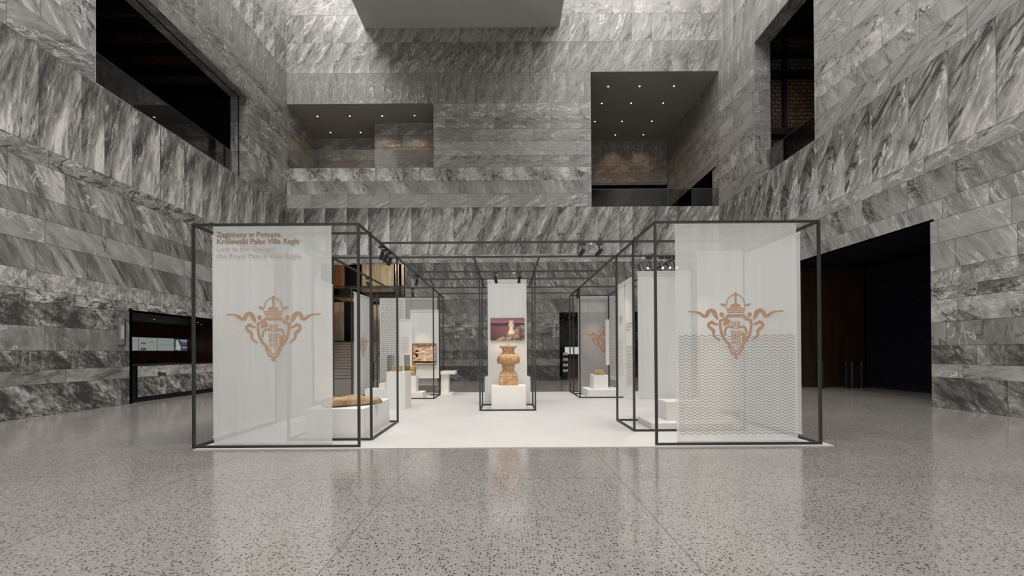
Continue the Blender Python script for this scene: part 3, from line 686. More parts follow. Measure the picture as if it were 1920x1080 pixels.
# ------------------------------------------------------------------ printed crest, waves, lettering
def catmull(pts, n=8):
    out_ = []
    P_ = [pts[0]]+list(pts)+[pts[-1]]
    for i in range(1, len(P_)-2):
        for k in range(n):
            t = k/n; a, b_, c_, d = P_[i-1], P_[i], P_[i+1], P_[i+2]
            out_.append(tuple(.5*((2*b_[j])+(-a[j]+c_[j])*t+(2*a[j]-5*b_[j]+4*c_[j]-d[j])*t*t+(-a[j]+3*b_[j]-3*c_[j]+d[j])*t**3) for j in range(len(b_))))
    out_.append(tuple(pts[-1])); return out_
def stroke(pts, closed=False):
    """pts (x, y, width) -> quads in 2D"""
    vs = []; n = len(pts)
    for i, (x, y, wd) in enumerate(pts):
        a = pts[(i-1) % n if closed else max(0, i-1)]; b_ = pts[(i+1) % n if closed else min(n-1, i+1)]
        dx, dy = b_[0]-a[0], b_[1]-a[1]; l = math.hypot(dx, dy) or 1
        vs += [(x-dy/l*wd/2, y+dx/l*wd/2), (x+dy/l*wd/2, y-dx/l*wd/2)]
    fs = [(2*i, 2*i+1, 2*i+3, 2*i+2) for i in range(n-1)]
    if closed: fs.append((2*n-2, 2*n-1, 1, 0))
    return vs, fs
def crest_shapes():
    """units: y down, centre x = 0; about 700 wide and 460 high"""
    sh = []
    def poly(p): sh.append((p, [tuple(range(len(p)))]))
    def both(pts, f):
        f(pts); f([(-p[0], *p[1:]) for p in pts])
    def st_(p, n=8): sh.append(stroke(catmull(p, n)))
    def disc(cx, cy, rx, ry): poly([(cx+rx*math.cos(2*math.pi*k/20), cy+ry*math.sin(2*math.pi*k/20)) for k in range(20)])
    # crown
    sh.append(stroke([(65*math.cos(a), 608-72*math.sin(a), 8) for a in [math.pi*k/30-.12 + .24*0 for k in range(0, 33)]]))
    disc(0, 531, 12, 12)
    poly([(-7, 540), (7, 540), (9, 600), (-9, 600)])
    poly([(-26, 602), (26, 602), (34, 608), (38, 627), (-38, 627), (-34, 608)])
    both([(66, 627), (72, 605), (86, 600), (112, 598), (104, 612), (84, 618)], poly)
    poly([(-70, 630), (70, 630), (67, 639), (-67, 639)]); poly([(-62, 643), (62, 643), (59, 653), (-59, 653)]); poly([(-56, 657), (56, 657), (52, 668), (-52, 668)])
    poly([(-66, 639), (-62, 639), (-50, 668), (-56, 668)]); poly([(66, 639), (62, 639), (50, 668), (56, 668)])
    # shield outline
    poly([(-62, 676), (62, 676), (62, 699), (-62, 699)])
    both([(58, 687, 22), (80, 712, 20), (108, 722, 18), (110, 760, 20), (100, 815, 21), (76, 860, 22), (44, 893, 20)], st_)
    both([(118, 716, 4), (112, 722, 16), (104, 736, 14)], st_)
    both([(50, 884), (60, 895), (58, 922), (44, 922), (36, 938), (28, 900)], poly)
    st_([(-36, 915, 14), (-36, 940, 16), (-20, 958, 18), (0, 962, 18), (20, 958, 18), (36, 940, 16), (36, 915, 14)])
    st_([(-18, 905, 9), (-18, 930, 9), (0, 942, 9), (18, 930, 9), (18, 905, 9)])
    disc(0, 983, 16, 12)
    # harp strings and scrolls
    for x in (-27, -14, 0, 14, 27):
        poly([(x-4, 725), (x+4, 725), (x+4, 768), (x-4, 768)]); poly([(x-4, 792), (x+4, 792), (x+4, 858), (x-4, 858)]); poly([(x-4, 864), (x+4, 864), (x+3, 893), (x-3, 893)])
    both([(2, 780, 5), (22, 772, 12), (46, 764, 16), (66, 772, 17), (76, 796, 17), (76, 822, 13)], st_)
    both([(36, 792, 6), (34, 802, 4)], st_)
    # diagonal sash
    poly([(-94, 742), (-76, 720), (-58, 706), (-36, 718), (-42, 748), (-68, 752), (-84, 760)])
    poly([(36, 805), (52, 802), (86, 842), (84, 858), (62, 884), (42, 868), (44, 830)])
    # finials beside the crown
    both([(88, 708, 6), (90, 690, 10), (92, 676, 12)], st_); both([(100, 678)], lambda p: disc(p[0][0], p[0][1], 17, 17))
    def rb_(p): st_([(x, y, w_*1.18) for x, y, w_ in p])
    # upper ribbons
    both([(344, 655, 5), (318, 656, 11), (300, 656, 8), (275, 660, 13), (250, 672, 19), (228, 688, 20), (208, 684, 24), (196, 660, 26), (176, 647, 22), (158, 658, 26), (140, 690, 24), (126, 714, 8)], rb_)
    both([(170, 646, 10), (150, 650, 12), (136, 672, 10)], rb_)
    # lower ribbons
    both([(128, 748, 14), (150, 744, 15), (170, 732, 20), (192, 744, 18), (192, 764, 16), (172, 778, 20), (158, 796, 20), (158, 820, 16), (146, 838, 14), (124, 854, 10), (114, 866, 5)], rb_)
    return sh
CREST = crest_shapes()

def banner(label, p0, p1, z0, z1, fabric=None, group='hanging banners', waves=None, crest=None, lines=None, title=None, rip=.008, wavew=.0085, wavegap=.04, seed=1, wmat=None, wlen=.127):
    """p0 is the viewer's left end. waves (z_low, z_high, u0, u1); crest (u, z_centre, width)"""
    fabric = fabric or VEIL
    a = Vector((*p0, 0)); b_ = Vector((*p1, 0)); d = (b_-a); W = d.length; d = d/W; n = Vector((d.y, -d.x, 0))   # towards the viewer
    rnd = random.Random(seed); ph = [rnd.random()*6.28 for _ in range(3)]; fr = [rnd.uniform(2, 4), rnd.uniform(6, 9), rnd.uniform(14, 19)]
    def M(u, z, off=0):
        k = rip*(z1-z+.3)/(z1-z0+.3)
        r = k*(math.sin(u*fr[0]+ph[0])+.5*math.sin(u*fr[1]+ph[1]+z*.3)+.2*math.sin(u*fr[2]+ph[2]))
        return a+d*u+n*(r+off)+Vector((0, 0, z))
    t = thing('banner', ((a+b_)/2+Vector((0, 0, z0))), label, 'banner', group)
    m = MB(); NU, NZ = max(8, int(W/.04)), 12
    m.add([M(W*i/NU, z0+(z1-z0)*j/NZ) for j in range(NZ+1) for i in range(NU+1)],
          [(j*(NU+1)+i, j*(NU+1)+i+1, (j+1)*(NU+1)+i+1, (j+1)*(NU+1)+i) for j in range(NZ) for i in range(NU)])
    m.build('fabric', fabric, t, smooth=True, recalc=False)
    m = MB(); m.box(0, 1, 0, 1, 0, 1); m = MB()
    m.bar(M(0, z0+.012), M(W, z0+.012), .016, .024); m.build('bottom_hem', LINEN, t)
    m = MB(); m.bar(a+Vector((0, 0, z1)), b_+Vector((0, 0, z1)), .02, .024)
    m.bar(a+n*.004+Vector((0, 0, z1-.06)), b_+n*.004+Vector((0, 0, z1-.06)), .012, .006); m.build('top_hem', LINEN, t)
    if waves:
        zl, zh, u0, u1 = waves; m = MB(); z = zh; k = 0
        while z > zl:
            ns_ = max(10, int((u1-u0)/(wlen/8))); pts = []
            for i in range(ns_+1):
                u = u0+(u1-u0)*i/ns_; pts.append((u, z+.0145*math.sin(2*math.pi*u/wlen+k*.0), wavew))
            vs, fs = stroke(pts); m.add([M(x, y, .004) for x, y in vs], fs); z -= wavegap; k += 1
        m.build('wave_print', wmat or WAVEM, t, recalc=False)
    if crest:
        cu, cz, cw = crest; s = cw/690; m = MB()
        for li, (vs, fs) in enumerate(CREST): m.add([M(cu+x*s, cz+(758-y)*s, .005) for x, y in vs], fs)
        m.build('crest_print', (PRINTV if fabric is VEIL2 else PRINT) if cw > .6 else PRINTL, t, recalc=False)
    if lines:
        m = MB()
        for (u0, zt, wd, num, gap, lh) in lines:
            for i in range(num):
                ww = wd*(1 if i < num-1 else .6)*rnd.uniform(.9, 1); z = zt-i*gap
                m.add([M(u0, z, .004), M(u0+ww, z, .004), M(u0+ww, z-lh, .004), M(u0, z-lh, .004)], [(0, 1, 2, 3)])
        m.build('text_print', TEXTG, t, recalc=False)
    if title:
        for txt, u, z, size, bold, mt in title:
            o_ = text_mesh(txt, size, 'lettering', mt, t, Matrix.Translation(Vector(t['_o'])), bold, .0008, 1.02)
            for v_ in o_.data.vertices: v_.co = M(u+v_.co.x, z+v_.co.y, .005+v_.co.z)-Vector(t['_o'])
    # hanging wires up to the frame
    if z1 < H-.08:
        m = MB()
        for u in (.04, W-.04): m.cyl(a+d*u+Vector((0, 0, z1)), a+d*u+Vector((0, 0, H)), .0022, 6)
        m.build('wire', STEEL, t)
    return t

fy = 7.21
banner('sheer white front banner at left titled Zaginiony w Potopie with brown crest', (-4.66, fy), (-2.78, fy), .05, 3.52, crest=(.955, 1.895, 1.52), seed=2,
       title=[('Zaginiony w Potopie.', .055, 3.355, .119, .0035, PRINTD), ('Królewski Pałac Villa Regia', .055, 3.245, .119, .0035, PRINTD),
              ('Lost in the Deluge:', .055, 3.13, .119, 0, PRINTL), ('the Royal Palace Villa Regia', .055, 3.015, .119, 0, PRINTL)])
banner('sheer side banner with waves at the outer left edge of the exhibition', (-4.9, 7.55), (-4.9, 9.55), .1, 3.46, crest=(.68, 1.9, 1.45), waves=(.2, 1.75, .04, 1.9), seed=3)
banner('sheer white front banner at right with brown crest above grey waves', (2.69, fy), (4.62, fy), .05, 3.52, crest=(.955, 1.895, 1.54), waves=(.16, 1.735, .04, 1.9), seed=4, wavegap=.0455)
banner('plain sheer side banner at the outer right edge of the exhibition', (4.9, 9.55), (4.9, 7.55), .1, 3.46, crest=(1.2, 1.9, 1.45), seed=5)
banner('oblique wave banner hanging behind the titled front banner', (-3.68, 7.8), (-3.68, 8.55), .41, 3.32, waves=(.5, 3.25, .03, .72), seed=6, fabric=LINEN, wavew=.006)
banner('oblique white text banner hanging beside the long broken stone', (-3.68, 8.66), (-3.68, 9.6), .57, 2.94, lines=[(.1, 2.2, .5, 8, .05, .012), (.45, 1.5, .35, 8, .05, .014)], seed=7, fabric=LINEN)
for k, (ya, yb) in enumerate(((9.76, 9.16), (9.12, 8.5))):
    banner(('cream hanging text strip with a tiny crest, left one of the oblique pair at right', 'cream hanging text strip with a bold heading, right one of the oblique pair')[k], (2.39, ya), (2.39, yb), .57, 2.9,
           fabric=LINEN, group='oblique text strips', seed=8+k, crest=(.3, 2.15, .34) if k == 0 else None,
           lines=[(.1, 1.75, .4, 18, .045, .010)] if k == 0 else [(.08, 2.05, .42, 3, .06, .03), (.08, 1.6, .42, 18, .045, .016), (.08, 2.8, .45, 6, .05, .006)])
banner('plain dense white banner hanging under lit spotlights behind the right frame', (2.80, 9.66), (3.93, 9.66), .48, 3.19, fabric=LINEN, seed=11)
banner('narrow white banner seen through the right crest banner', (3.52, 8.36), (4.37, 8.36), .41, 3.32, fabric=LINEN, seed=12)
cb = banner('tall narrow white banner behind the carved baluster stone', (-.52, 12.58), (.56, 12.58), .3, 3.50, fabric=LINEN, seed=13)
banner('grey sheer crest banner seen edge-on at the far left', (-4.9, 14.55), (-4.9, 16.3), .08, 3.46, crest=(.95, 1.75, 1.2), seed=14, fabric=LINEN)
banner('sheer white wave banner hanging left of the brown engraving', (-4.5, 16.1), (-3.6, 16.1), .39, 3.42, waves=(.45, 3.36, .03, .87), seed=15, fabric=LINEN, wavew=.017, wavegap=.07, wlen=.15)
banner('thin grey sheer banner with waves at its foot behind the engraving', (-4.0, 16.68), (-2.55, 16.68), .3, 3.5, waves=(.4, 1.3, .5, 1.4), seed=16, fabric=VEIL2, wavegap=.06)
eb = banner('white banner carrying the framed brown engraving', (-3.3, 15.5), (-2.32, 15.5), .62, 2.95, seed=17, fabric=LINEN)
banner('cream text banner between the waves and the engraving', (-3.62, 15.3), (-3.2, 15.3), .45, 2.62, seed=18, fabric=LINEN, lines=[(.08, 2.0, .25, 9, .06, .012)])
banner('grey sheer banner with brown crest in the far right frame', (2.62, 16.62), (4.4, 16.62), -.0+.06, 3.5, seed=19, fabric=VEIL2, crest=(.93, 1.93, 1.42))
banner('narrow wave banner at the right side of the far right frame', (3.75, 16.55), (3.75, 15.3), .5, 3.3, seed=20, fabric=LINEN, waves=(.6, 3.25, .03, 1.2), wavew=.016, wavegap=.07, wlen=.2)
banner('slim cream strip hanging before the far right crest', (3.30, 15.1), (3.42, 15.1), 1.05, 2.55, seed=21, fabric=LINEN)

# ------------------------------------------------------------------ printed pictures
def photo_mat():
    m, nt, out = newmat('sunset_photo')
    b = node(nt, 'ShaderNodeBsdfPrincipled', i_Roughness=.5); L(nt, b.outputs[0], out.inputs[0])
    tc = node(nt, 'ShaderNodeTexCoord').outputs['Generated']
    sp = node(nt, 'ShaderNodeSeparateXYZ'); L(nt, tc, sp.inputs[0])
    n = node(nt, 'ShaderNodeTexNoise', i_Scale=6.0, i_Detail=8.0, i_Roughness=.7); L(nt, tc, n.inputs['Vector'])
    zz = math_n(nt, 'ADD', sp.outputs[2], math_n(nt, 'MULTIPLY', math_n(nt, 'SUBTRACT', n.outputs[0], .5), .12))
    sky = ramp(nt, zz, [(0, (.05, .025, .02)), (.35, (.12, .05, .07)), (.60, (.17, .07, .10)), (.69, (.035, .018, .018)), (.76, (.055, .025, .025)), (.80, (.38, .14, .17)), (1, (.22, .08, .13))])
    rk = ramp(nt, n.outputs[0], [(.45, 0), (.62, 1)])
    msk = math_n(nt, 'MULTIPLY', math_n(nt, 'GREATER_THAN', math_n(nt, 'SUBTRACT', math_n(nt, 'MULTIPLY', sp.outputs[0], .9), sp.outputs[2]), .12), rk)
    L(nt, mixc(nt, msk, sky, (.40, .31, .24)), b.inputs['Base Color']); return m
t = thing('photo_print', (.026, 12.53, 1.82), 'reddish photograph print of a stone pillar at sunset on the central banner', 'photo print')
m = MB(); m.box(-.446, .498, 12.535, 12.55, 1.82, 2.44); m.build('picture', photo_mat(), t)
prof2 = [(.07, 1.0), (.085, .97), (.05, .94), (.055, .88), (.085, .82), (.088, .74), (.07, .66), (.045, .62), (.055, .58), (.075, .50), (.09, .46), (.092, .32)]
m = MB(); x0 = .13; zb = 1.80
for s0, s1 in zip(prof2, prof2[1:]):
    z_a, z_b = zb+.30*s0[1]*1.9*.97+.02, zb+.30*s1[1]*1.9*.97+.02
    m.add([(x0-s0[0]*.85, 12.533, z_a), (x0+s0[0]*.85, 12.533, z_a), (x0+s1[0]*.85, 12.533, z_b), (x0-s1[0]*.85, 12.533, z_b)], [(0, 1, 2, 3)])
m.build('pictured_pillar', plain('pillar_ink', (.66, .55, .46), .6, noise=.35, scale=25), t, recalc=False)

def engraving_mat():
    m, nt, out = newmat('sepia_engraving')
    b = node(nt, 'ShaderNodeBsdfPrincipled', i_Roughness=.6); L(nt, b.outputs[0], out.inputs[0])
    tc = node(nt, 'ShaderNodeTexCoord').outputs['Generated']
    n = node(nt, 'ShaderNodeTexNoise', i_Scale=9.0, i_Detail=9.0, i_Roughness=.75, i_Distortion=1.2); L(nt, tc, n.inputs['Vector'])
    L(nt, ramp(nt, n.outputs[0], [(.38, (.12, .05, .025)), (.46, (.45, .28, .18)), (.56, (.78, .62, .48))]), b.inputs['Base Color']); return m
t = thing('framed_engraving', (-2.8, 15.42, 1.1), 'framed sepia engraving with dark garland border on a white banner', 'picture')
ex0, ex1, ez0, ez1 = -3.19, -2.42, 1.105, 1.785
m = MB(); m.box(ex0, ex1, 15.44, 15.45, ez0, ez1); m.build('picture', engraving_mat(), t)
m = MB(); fw = .022
m.box(ex0-fw, ex1+fw, 15.42, 15.46, ez1, ez1+fw); m.box(ex0-fw, ex1+fw, 15.42, 15.46, ez0-fw, ez0); m.box(ex0-fw, ex0, 15.42, 15.46, ez0, ez1); m.box(ex1, ex1+fw, 15.42, 15.46, ez0, ez1); m.build('frame', plain('brown_frame', (.12, .06, .035), .5), t)
m = MB(); rr = random.Random(3)
def blob(cx, cz, r):
    m.add([(cx+r*math.cos(k*math.pi/4)*rr.uniform(.6, 1.2), 15.436, cz+r*math.sin(k*math.pi/4)*rr.uniform(.5, 1.1)) for k in range(8)], [tuple(range(8))])
for i in range(34): blob(ex0+.03+(ex1-ex0-.06)*i/33, ez0+.05+.035*abs(math.sin(i*.9)), .032)
for i in range(30): blob(ex0+.03+(ex1-ex0-.06)*i/29, ez1-.03-.035*abs(math.sin(i*.55)), .018)
for i in range(14): blob(ex0+.05+rr.random()*.11, ez0+.2+rr.random()*.26, .035)
for sg in range(2):
    vs, fs = stroke(catmull([(ex0+.15+sg*.24, ez1-.03, .02), (ex0+.26+sg*.24, ez1-.11, .03), (ex0+.38+sg*.24, ez1-.03, .02)])); m.add([(x, 15.435, z) for x, z in vs], fs)
m.build('garland', plain('engraving_ink', (.10, .045, .025), .7), t, recalc=False)

# ------------------------------------------------------------------ pedestals and stones
def pedestal(label, blocks, glass=None, cat='pedestal', name='pedestal'):
    x0, x1, y0, y1, z0, z1 = blocks[0][1:]
    t = thing(name, ((x0+x1)/2, (y0+y1)/2, z0), label, cat)
    for (nm, *bb) in blocks:
        m = MB(); m.box(*bb); m.build(nm, WHITE, t, bevel=.004)
    return t
Z = .012
pedestal('wide low white pedestal under the long broken stone at front left', [('body', -3.48, -2.46, 7.80, 9.5, Z, .54)])
pedestal('white pedestal under the carved baluster stone in the middle', [('body', -.40, .49, 11.62, 12.3, Z, .63)])
pedestal('tall slim white pedestal holding the glass case', [('body', -3.15, -2.66, 11.85, 12.6, Z, 1.0)])
pedestal('stepped white pedestal under the small square relief stone', [('base', -3.9, -2.72, 14.62, 15.25, Z, .22), ('body', -3.42, -2.95, 14.68, 15.1, .22, .745)])
pedestal('low white stepped plinth beside the far left side banner', [('base', -4.7, -4.0, 15.0, 15.6, Z, .30), ('body', -4.25, -4.05, 15.05, 15.4, .30, .48)])
t = pedestal('white T-shaped stand beside the far left frame', [('foot', -2.28, -1.88, 15.6, 16.2, Z, .10), ('body', -2.28, -2.02, 15.7, 16.1, .10, .74), ('top', -2.28, -1.78, 15.6, 16.2, .74, .85)])
pedestal('white pedestal under the orange stone block in the far right frame', [('base', 2.62, 3.72, 14.75, 15.9, Z, .26), ('body', 2.86, 3.34, 14.95, 15.6, .26, .72)])
pedestal('white stepped pedestal behind the right crest banner', [('base', 2.75, 4.3, 8.62, 9.55, Z, .13), ('body', 3.15, 4.2, 8.95, 9.5, .13, .50)])
pedestal('wide white display plinth behind the central banner', [('body', -.62, .66, 12.74, 13.3, Z, .80)])
def case(label, x0, x1, y0, y1, z0, z1):
    t = thing('glass_case', ((x0+x1)/2, (y0+y1)/2, z0), label, 'glass case')
    g = .008
    for bb in ((x0, x1, y0, y0+g), (x0, x1, y1-g, y1), (x0, x0+g, y0+g, y1-g), (x1-g, x1, y0+g, y1-g)):
        m = MB(); m.box(*bb, z0, z1); m.build('glass_pane', GLASS, t)
    m = MB(); m.box(x0, x1, y0, y1, z1, z1+g); m.build('glass_lid', GLASS, t)
    m = MB()
    for (x, y) in ((x0, y0), (x1, y0), (x0, y1), (x1, y1)): m.bar((x, y, z0), (x, y, z1+g), .008)
    m.build('glass_edge', plain('green_glass_edge', (.06, .09, .085), .2) if 'green_glass_edge' not in bpy.data.materials else bpy.data.materials['green_glass_edge'], t)
case('clear glass case on the tall slim pedestal with a small stone inside', -3.13, -2.68, 11.9, 12.55, 1.001, 1.43)
case('low glass case on the plinth behind the central banner', -.60, .64, 12.76, 13.28, .801, .93)

def rough_stone(name, label, cat, verts_fn, nz, nu, seed, amp, origin):
    """closed lathe-like body from rings returned by verts_fn(i) -> list of points"""
    m = MB(); rings = [verts_fn(i/(nz-1)) for i in range(nz)]
    k = len(rings[0]); rnd = random.Random(seed)
    vs = [Vector(p)+Vector((rnd.uniform(-amp, amp), rnd.uniform(-amp, amp), rnd.uniform(-amp, amp)*.5)) for r in rings for p in r]
    fs = [(i*k+j, i*k+(j+1) % k, (i+1)*k+(j+1) % k, (i+1)*k+j) for i in range(nz-1) for j in range(k)]
    fs += [tuple(range(k))[::-1], tuple(range((nz-1)*k, nz*k))]
    m.add(vs, fs); return m
# carved baluster: rounded-square rings
BX, BY, BZ = .043, 11.98, .632
BP = [(0, .250), (.20, .250), (.222, .238), (.245, .246), (.27, .238), (.30, .215), (.325, .215), (.35, .175), (.375, .163), (.40, .152), (.44, .148), (.47, .172), (.49, .176), (.505, .150), (.52, .155),
      (.545, .205), (.59, .255), (.64, .272), (.72, .272), (.77, .262), (.80, .240), (.81, .192), (.83, .198), (.845, .155), (.87, .148), (.93, .152), (.965, .172), (.98, .215), (1.02, .226), (1.035, .220), (1.04, .17)]
def sq(r, th, pw):
    c_, s_ = math.cos(th), math.sin(th); return r/((abs(c_)**pw+abs(s_)**pw)**(1/pw))
m = MB(); NN = 48; vs = []; fs = []
rnd = random.Random(5)
for i, (z, r) in enumerate(BP):
    pw = 9 if z <= .25 else (4.0 if .5 < z < .82 else 5)
    for j in range(NN):
        th = 2*math.pi*j/NN; rr_ = sq(r, th, pw)*(1+rnd.uniform(-.012, .012))
        vs.append((BX+rr_*math.cos(th), BY+rr_*math.sin(th), BZ+z+rnd.uniform(-.002, .002)))
for i in range(len(BP)-1):
    fs += [(i*NN+j, i*NN+(j+1) % NN, (i+1)*NN+(j+1) % NN, (i+1)*NN+j) for j in range(NN)]
fs += [tuple(range(NN))[::-1], tuple(range((len(BP)-1)*NN, len(BP)*NN))]
m.add(vs, fs)
t = thing('stone_baluster', (BX, BY, BZ), 'tall carved sandstone baluster standing on the central white pedestal', 'carved stone')
m.build('shaft', STONE, t, bevel=0)
def ball(m, cx, cy, cz, rx, ry, rz, nu=16, nv=10, seed=0, amp=.0):
    rn = random.Random(seed); vs = []; fs = []
    for i in range(nv+1):
        ph_ = math.pi*i/nv
        for j in range(nu):
            th = 2*math.pi*j/nu; k_ = 1+rn.uniform(-amp, amp)
            vs.append((cx+rx*k_*math.sin(ph_)*math.cos(th), cy+ry*k_*math.sin(ph_)*math.sin(th), cz+rz*k_*math.cos(ph_)))
    for i in range(nv): fs += [(i*nu+j, i*nu+(j+1) % nu, (i+1)*nu+(j+1) % nu, (i+1)*nu+j) for j in range(nu)]
    m.add(vs, fs)
for sx in (-1, 1):
    m = MB(); ball(m, BX+sx*.262, BY, BZ+.665, .045, .12, .085, seed=3+sx, amp=.12); ball(m, BX+sx*.272, BY, BZ+.60, .022, .07, .04, seed=5+sx, amp=.15); m.build('side_scroll', STONE, t, smooth=True)
m = MB(); ball(m, BX, BY-.262, BZ+.69, .085, .035, .075, seed=9, amp=.12); ball(m, BX-.1, BY-.258, BZ+.66, .05, .025, .05, seed=11, amp=.15); ball(m, BX+.1, BY-.258, BZ+.66, .05, .025, .05, seed=12, amp=.15)
ball(m, BX, BY-.265, BZ+.60, .03, .02, .03, seed=13, amp=.1); m.build('carved_mask', STONE, t, smooth=True)
m = MB(); m.cyl((BX-.01, BY, BZ+1.035), (BX-.005, BY, BZ+1.10), .018, 8, .009); m.build('iron_pin', plain('old_iron', (.28, .2, .14), .8, noise=.3), t)

# long broken stone: an elongated slab with broken ends
m = MB(); a = Vector((-3.25, 8.02, 0)); b_ = Vector((-2.40, 8.62, 0)); ax = (b_-a).normalized(); sd = Vector((ax.y, -ax.x, 0)); NR, NK = 34, 22
rnd = random.Random(17); ctrl = [(0, .10, .09), (.08, .17, .12), (.2, .20, .165), (.3, .205, .155), (.42, .20, .175), (.55, .205, .19), (.66, .20, .165), (.75, .17, .14), (.84, .15, .135), (.93, .14, .12), (1, .09, .08)]
def interp(s):
    for p, q_ in zip(ctrl, ctrl[1:]):
        if s <= q_[0]: f = (s-p[0])/(q_[0]-p[0]); return p[1]+(q_[1]-p[1])*f, p[2]+(q_[2]-p[2])*f
    return ctrl[-1][1:]
vs = []; fs = []
for i in range(NR):
    s = i/(NR-1); wd, ht = interp(s); cc = a+(b_-a)*s+ax*0
    for j in range(NK):
        th = 2*math.pi*j/NK; x = sq(wd, th, 3.2)*math.cos(th); z = sq(1, th, 3.2)*math.sin(th)
        zz = .542+(ht/2)*(z+1)
        g = 1+rnd.uniform(-.035, .035)-(.05 if math.sin(th*3+s*5) > .8 else 0)
        p = cc+sd*x*g; jz = rnd.uniform(-.006, .006) if z > -.6 else 0
        vs.append((p.x+rnd.uniform(-.006, .006), p.y, max(.542, zz*1+jz)))
for i in range(NR-1): fs += [(i*NK+j, i*NK+(j+1) % NK, (i+1)*NK+(j+1) % NK, (i+1)*NK+j) for j in range(NK)]
fs += [tuple(range(NK))[::-1], tuple(range((NR-1)*NK, NR*NK))]
m.add(vs, fs)
o = m.build('broken_stone', STONE, origin=(-2.8, 8.3, .542), smooth=True); tag(o, 'long broken carved sandstone fragment lying on the wide front pedestal', 'stone fragment')

def block_stone(cx, cy, z0, sx, sy, sz, label, seed, relief=False):
    t = thing('carved_stone_block', (cx, cy, z0), label, 'stone fragment')
    rn = random.Random(seed); m = MB(); n = 6; idx = {}; vs = []; fs = []
    def V(i, j, k):
        key = (i, j, k)
        if key not in idx:
            idx[key] = len(vs); e = (i in (0, n))+(j in (0, n))+(k in (0, n)); sh = .93 if e >= 2 else 1
            vs.append((cx+(i/n-.5)*sx*sh+rn.uniform(-.02, .02)*sx, cy+(j/n-.5)*sy*sh+rn.uniform(-.02, .02)*sy, z0+(0 if k == 0 else k/n*sz+rn.uniform(-.03, .03)*sz)))
        return idx[key]
    for p in range(n):
        for q_ in range(n):
            for k in (0, n):
                fs.append((V(p, q_, k), V(p+1, q_, k), V(p+1, q_+1, k), V(p, q_+1, k))); fs.append((V(p, k, q_), V(p+1, k, q_), V(p+1, k, q_+1), V(p, k, q_+1))); fs.append((V(k, p, q_), V(k, p+1, q_), V(k, p+1, q_+1), V(k, p, q_+1)))
    m.add(vs, fs); m.build('block', STONE, t)
    if relief:
        m = MB()
        for k in range(4):
            th = math.pi/4+k*math.pi/2; ball(m, cx+math.cos(th)*sx*.28, cy-sy*.5, z0+sz/2+math.sin(th)*sz*.28, sx*.17, .02, sz*.13, seed=k, amp=.15)
        ball(m, cx, cy-sy*.5, z0+sz/2, sx*.1, .03, sz*.1, seed=8); m.build('relief', STONE, t, smooth=True)
    return t
block_stone(-3.16, 14.88, .747, .34, .3, .31, 'small square relief stone on the stepped pedestal', 3, True)
block_stone(3.06, 15.1, .722, .31, .28, .16, 'small orange stone block on the far right pedestal', 4)
block_stone(-2.95, 12.2, 1.002, .26, .2, .14, 'small dark stone fragment inside the glass case', 6)

# ------------------------------------------------------------------ track spotlights
tp = thing('track_spotlight', (0, 0, 0), '', 'spotlight', 'black track spotlights')
m = MB(); m.box(-.06, .06, -.017, .017, -.045, -.001); m.build('adapter', BLK2, tp)
m = MB(); m.cyl((0, 0, -.13), (0, 0, -.04), .008, 8); m.build('stem', BLK2, tp)
br_ = MB(); br_.cyl((0, 0, .06), (0, 0, -.11), .037, 20); br_.cyl((0, 0, .06), (0, 0, .075), .037, 20, .028); bar_ = br_.build('barrel', BLK2); bar_.parent = tp; bar_.location = (0, 0, -.17)
le = MB(); le.cyl((0, 0, -.108), (0, 0, -.112), .026, 16); le_ = le.build('lens', LAMP); le_.parent = bar_
sd_ = bpy.data.lights.new('spot_beam', 'SPOT'); sd_.energy = 85; sd_.color = (1, .72, .46); sd_.spot_size = math.radians(34); sd_.spot_blend = .8; sd_.shadow_soft_size = .03
so = bpy.data.objects.new('beam', sd_); link(so, bar_); so.location = (0, 0, -.13)
used = [False]
def track(x, y, target, label):
    if not used[0]: used[0] = True; o = tp; o.location = (x, y, H-B/2)
    else: o = dup(tp, (x, y, H-B/2), label)
    o['label'] = label
    br = [c_ for c_ in COL.objects if c_.parent == o and c_.name.startswith('barrel')][0]
    d = (Vector(target)-Vector((x, y, H-.19))).normalized()
    br.rotation_euler = d.to_track_quat('-Z', 'Y').to_euler()
track(-2.34, 8.55, (-3.1, 9.0, .6), 'black spotlight on the left inner rail, nearest of the group of three')
track(-2.34, 8.82, (-3.2, 9.2, .6), 'black spotlight on the left inner rail, middle of the group of three')
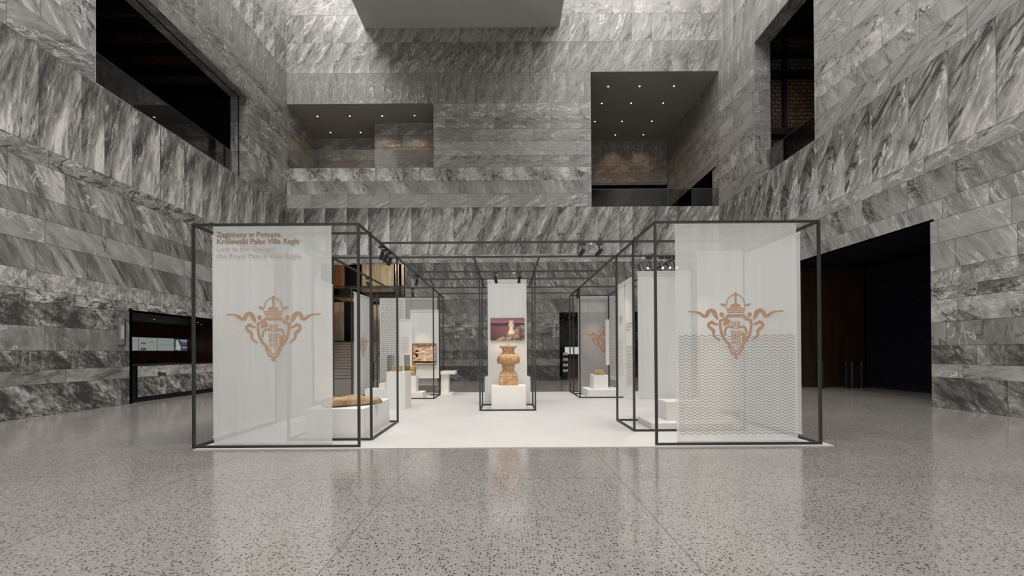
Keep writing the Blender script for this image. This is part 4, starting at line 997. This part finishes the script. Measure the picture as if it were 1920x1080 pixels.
track(-2.34, 9.10, (-3.3, 9.4, .6), 'black spotlight on the left inner rail, farthest of the group of three')
track(-2.34, 11.85, (-2.9, 12.3, 1.1), 'single black spotlight hanging from the left inner rail above the glass case')
track(-3.72, 12.2, (-3.2, 14.8, .9), 'single black spotlight on the outer left rail')
track(-3.35, 14.27, (-3.16, 14.88, .9), 'black spotlight on the far cross bar, left one above the relief stone')
track(-2.95, 14.27, (-2.85, 15.44, 1.5), 'black spotlight on the far cross bar, right one before the engraving')
track(-.27, 11.48, (.02, 12.3, 1.9), 'black spotlight above the central banner, left one')
track(.33, 11.48, (.06, 12.0, 1.1), 'black spotlight above the central banner, right one')
track(1.42, 8.42, (.04, 11.9, 1.2), 'black spotlight on the front cross bar, left one of the pair')
track(1.74, 8.42, (.1, 11.9, 1.5), 'black spotlight on the front cross bar, right one of the pair')
track(2.34, 14.7, (3.05, 15.1, .8), 'black spotlight at the corner of the far right frame, nearer one')
track(2.34, 15.0, (3.3, 16.6, 1.9), 'black spotlight at the corner of the far right frame, farther one')
track(3.06, 9.71, (2.3, 8.6, 1.7), 'spotlight over the plain white banner, leftmost and tilted')
track(3.33, 9.71, (3.4, 7.2, .5), 'spotlight over the plain white banner, second from left')
track(3.48, 9.71, (3.6, 6.8, .3), 'lit spotlight over the plain white banner, second from right')
track(3.63, 9.71, (3.7, 6.8, .3), 'lit spotlight over the plain white banner, rightmost')
for k, (x, y, lb_) in enumerate(((1.58, 8.42, 'small white track adapter on the front cross bar'), (2.93, 9.71, 'small white track adapter left of the lit spotlights'), (.2, 11.48, 'small white track adapter above the central banner'))):
    m = MB(); m.box(x-.025, x+.025, y-.015, y+.015, H-B/2-.035, H-B/2-.0015); o = m.build('track_adapter', WARMWH, origin=(x, y, H-B/2-.035)); tag(o, lb_, 'track adapter', 'white track adapters')
for k, (x0, x1, y) in enumerate(((1.3, 1.98, 8.42), (-.4, .45, 11.48), (-3.5, -2.7, 14.27), (2.95, 3.75, 9.71))): pass

for o in list(COL.objects):
    if '_o' in o: del o['_o']
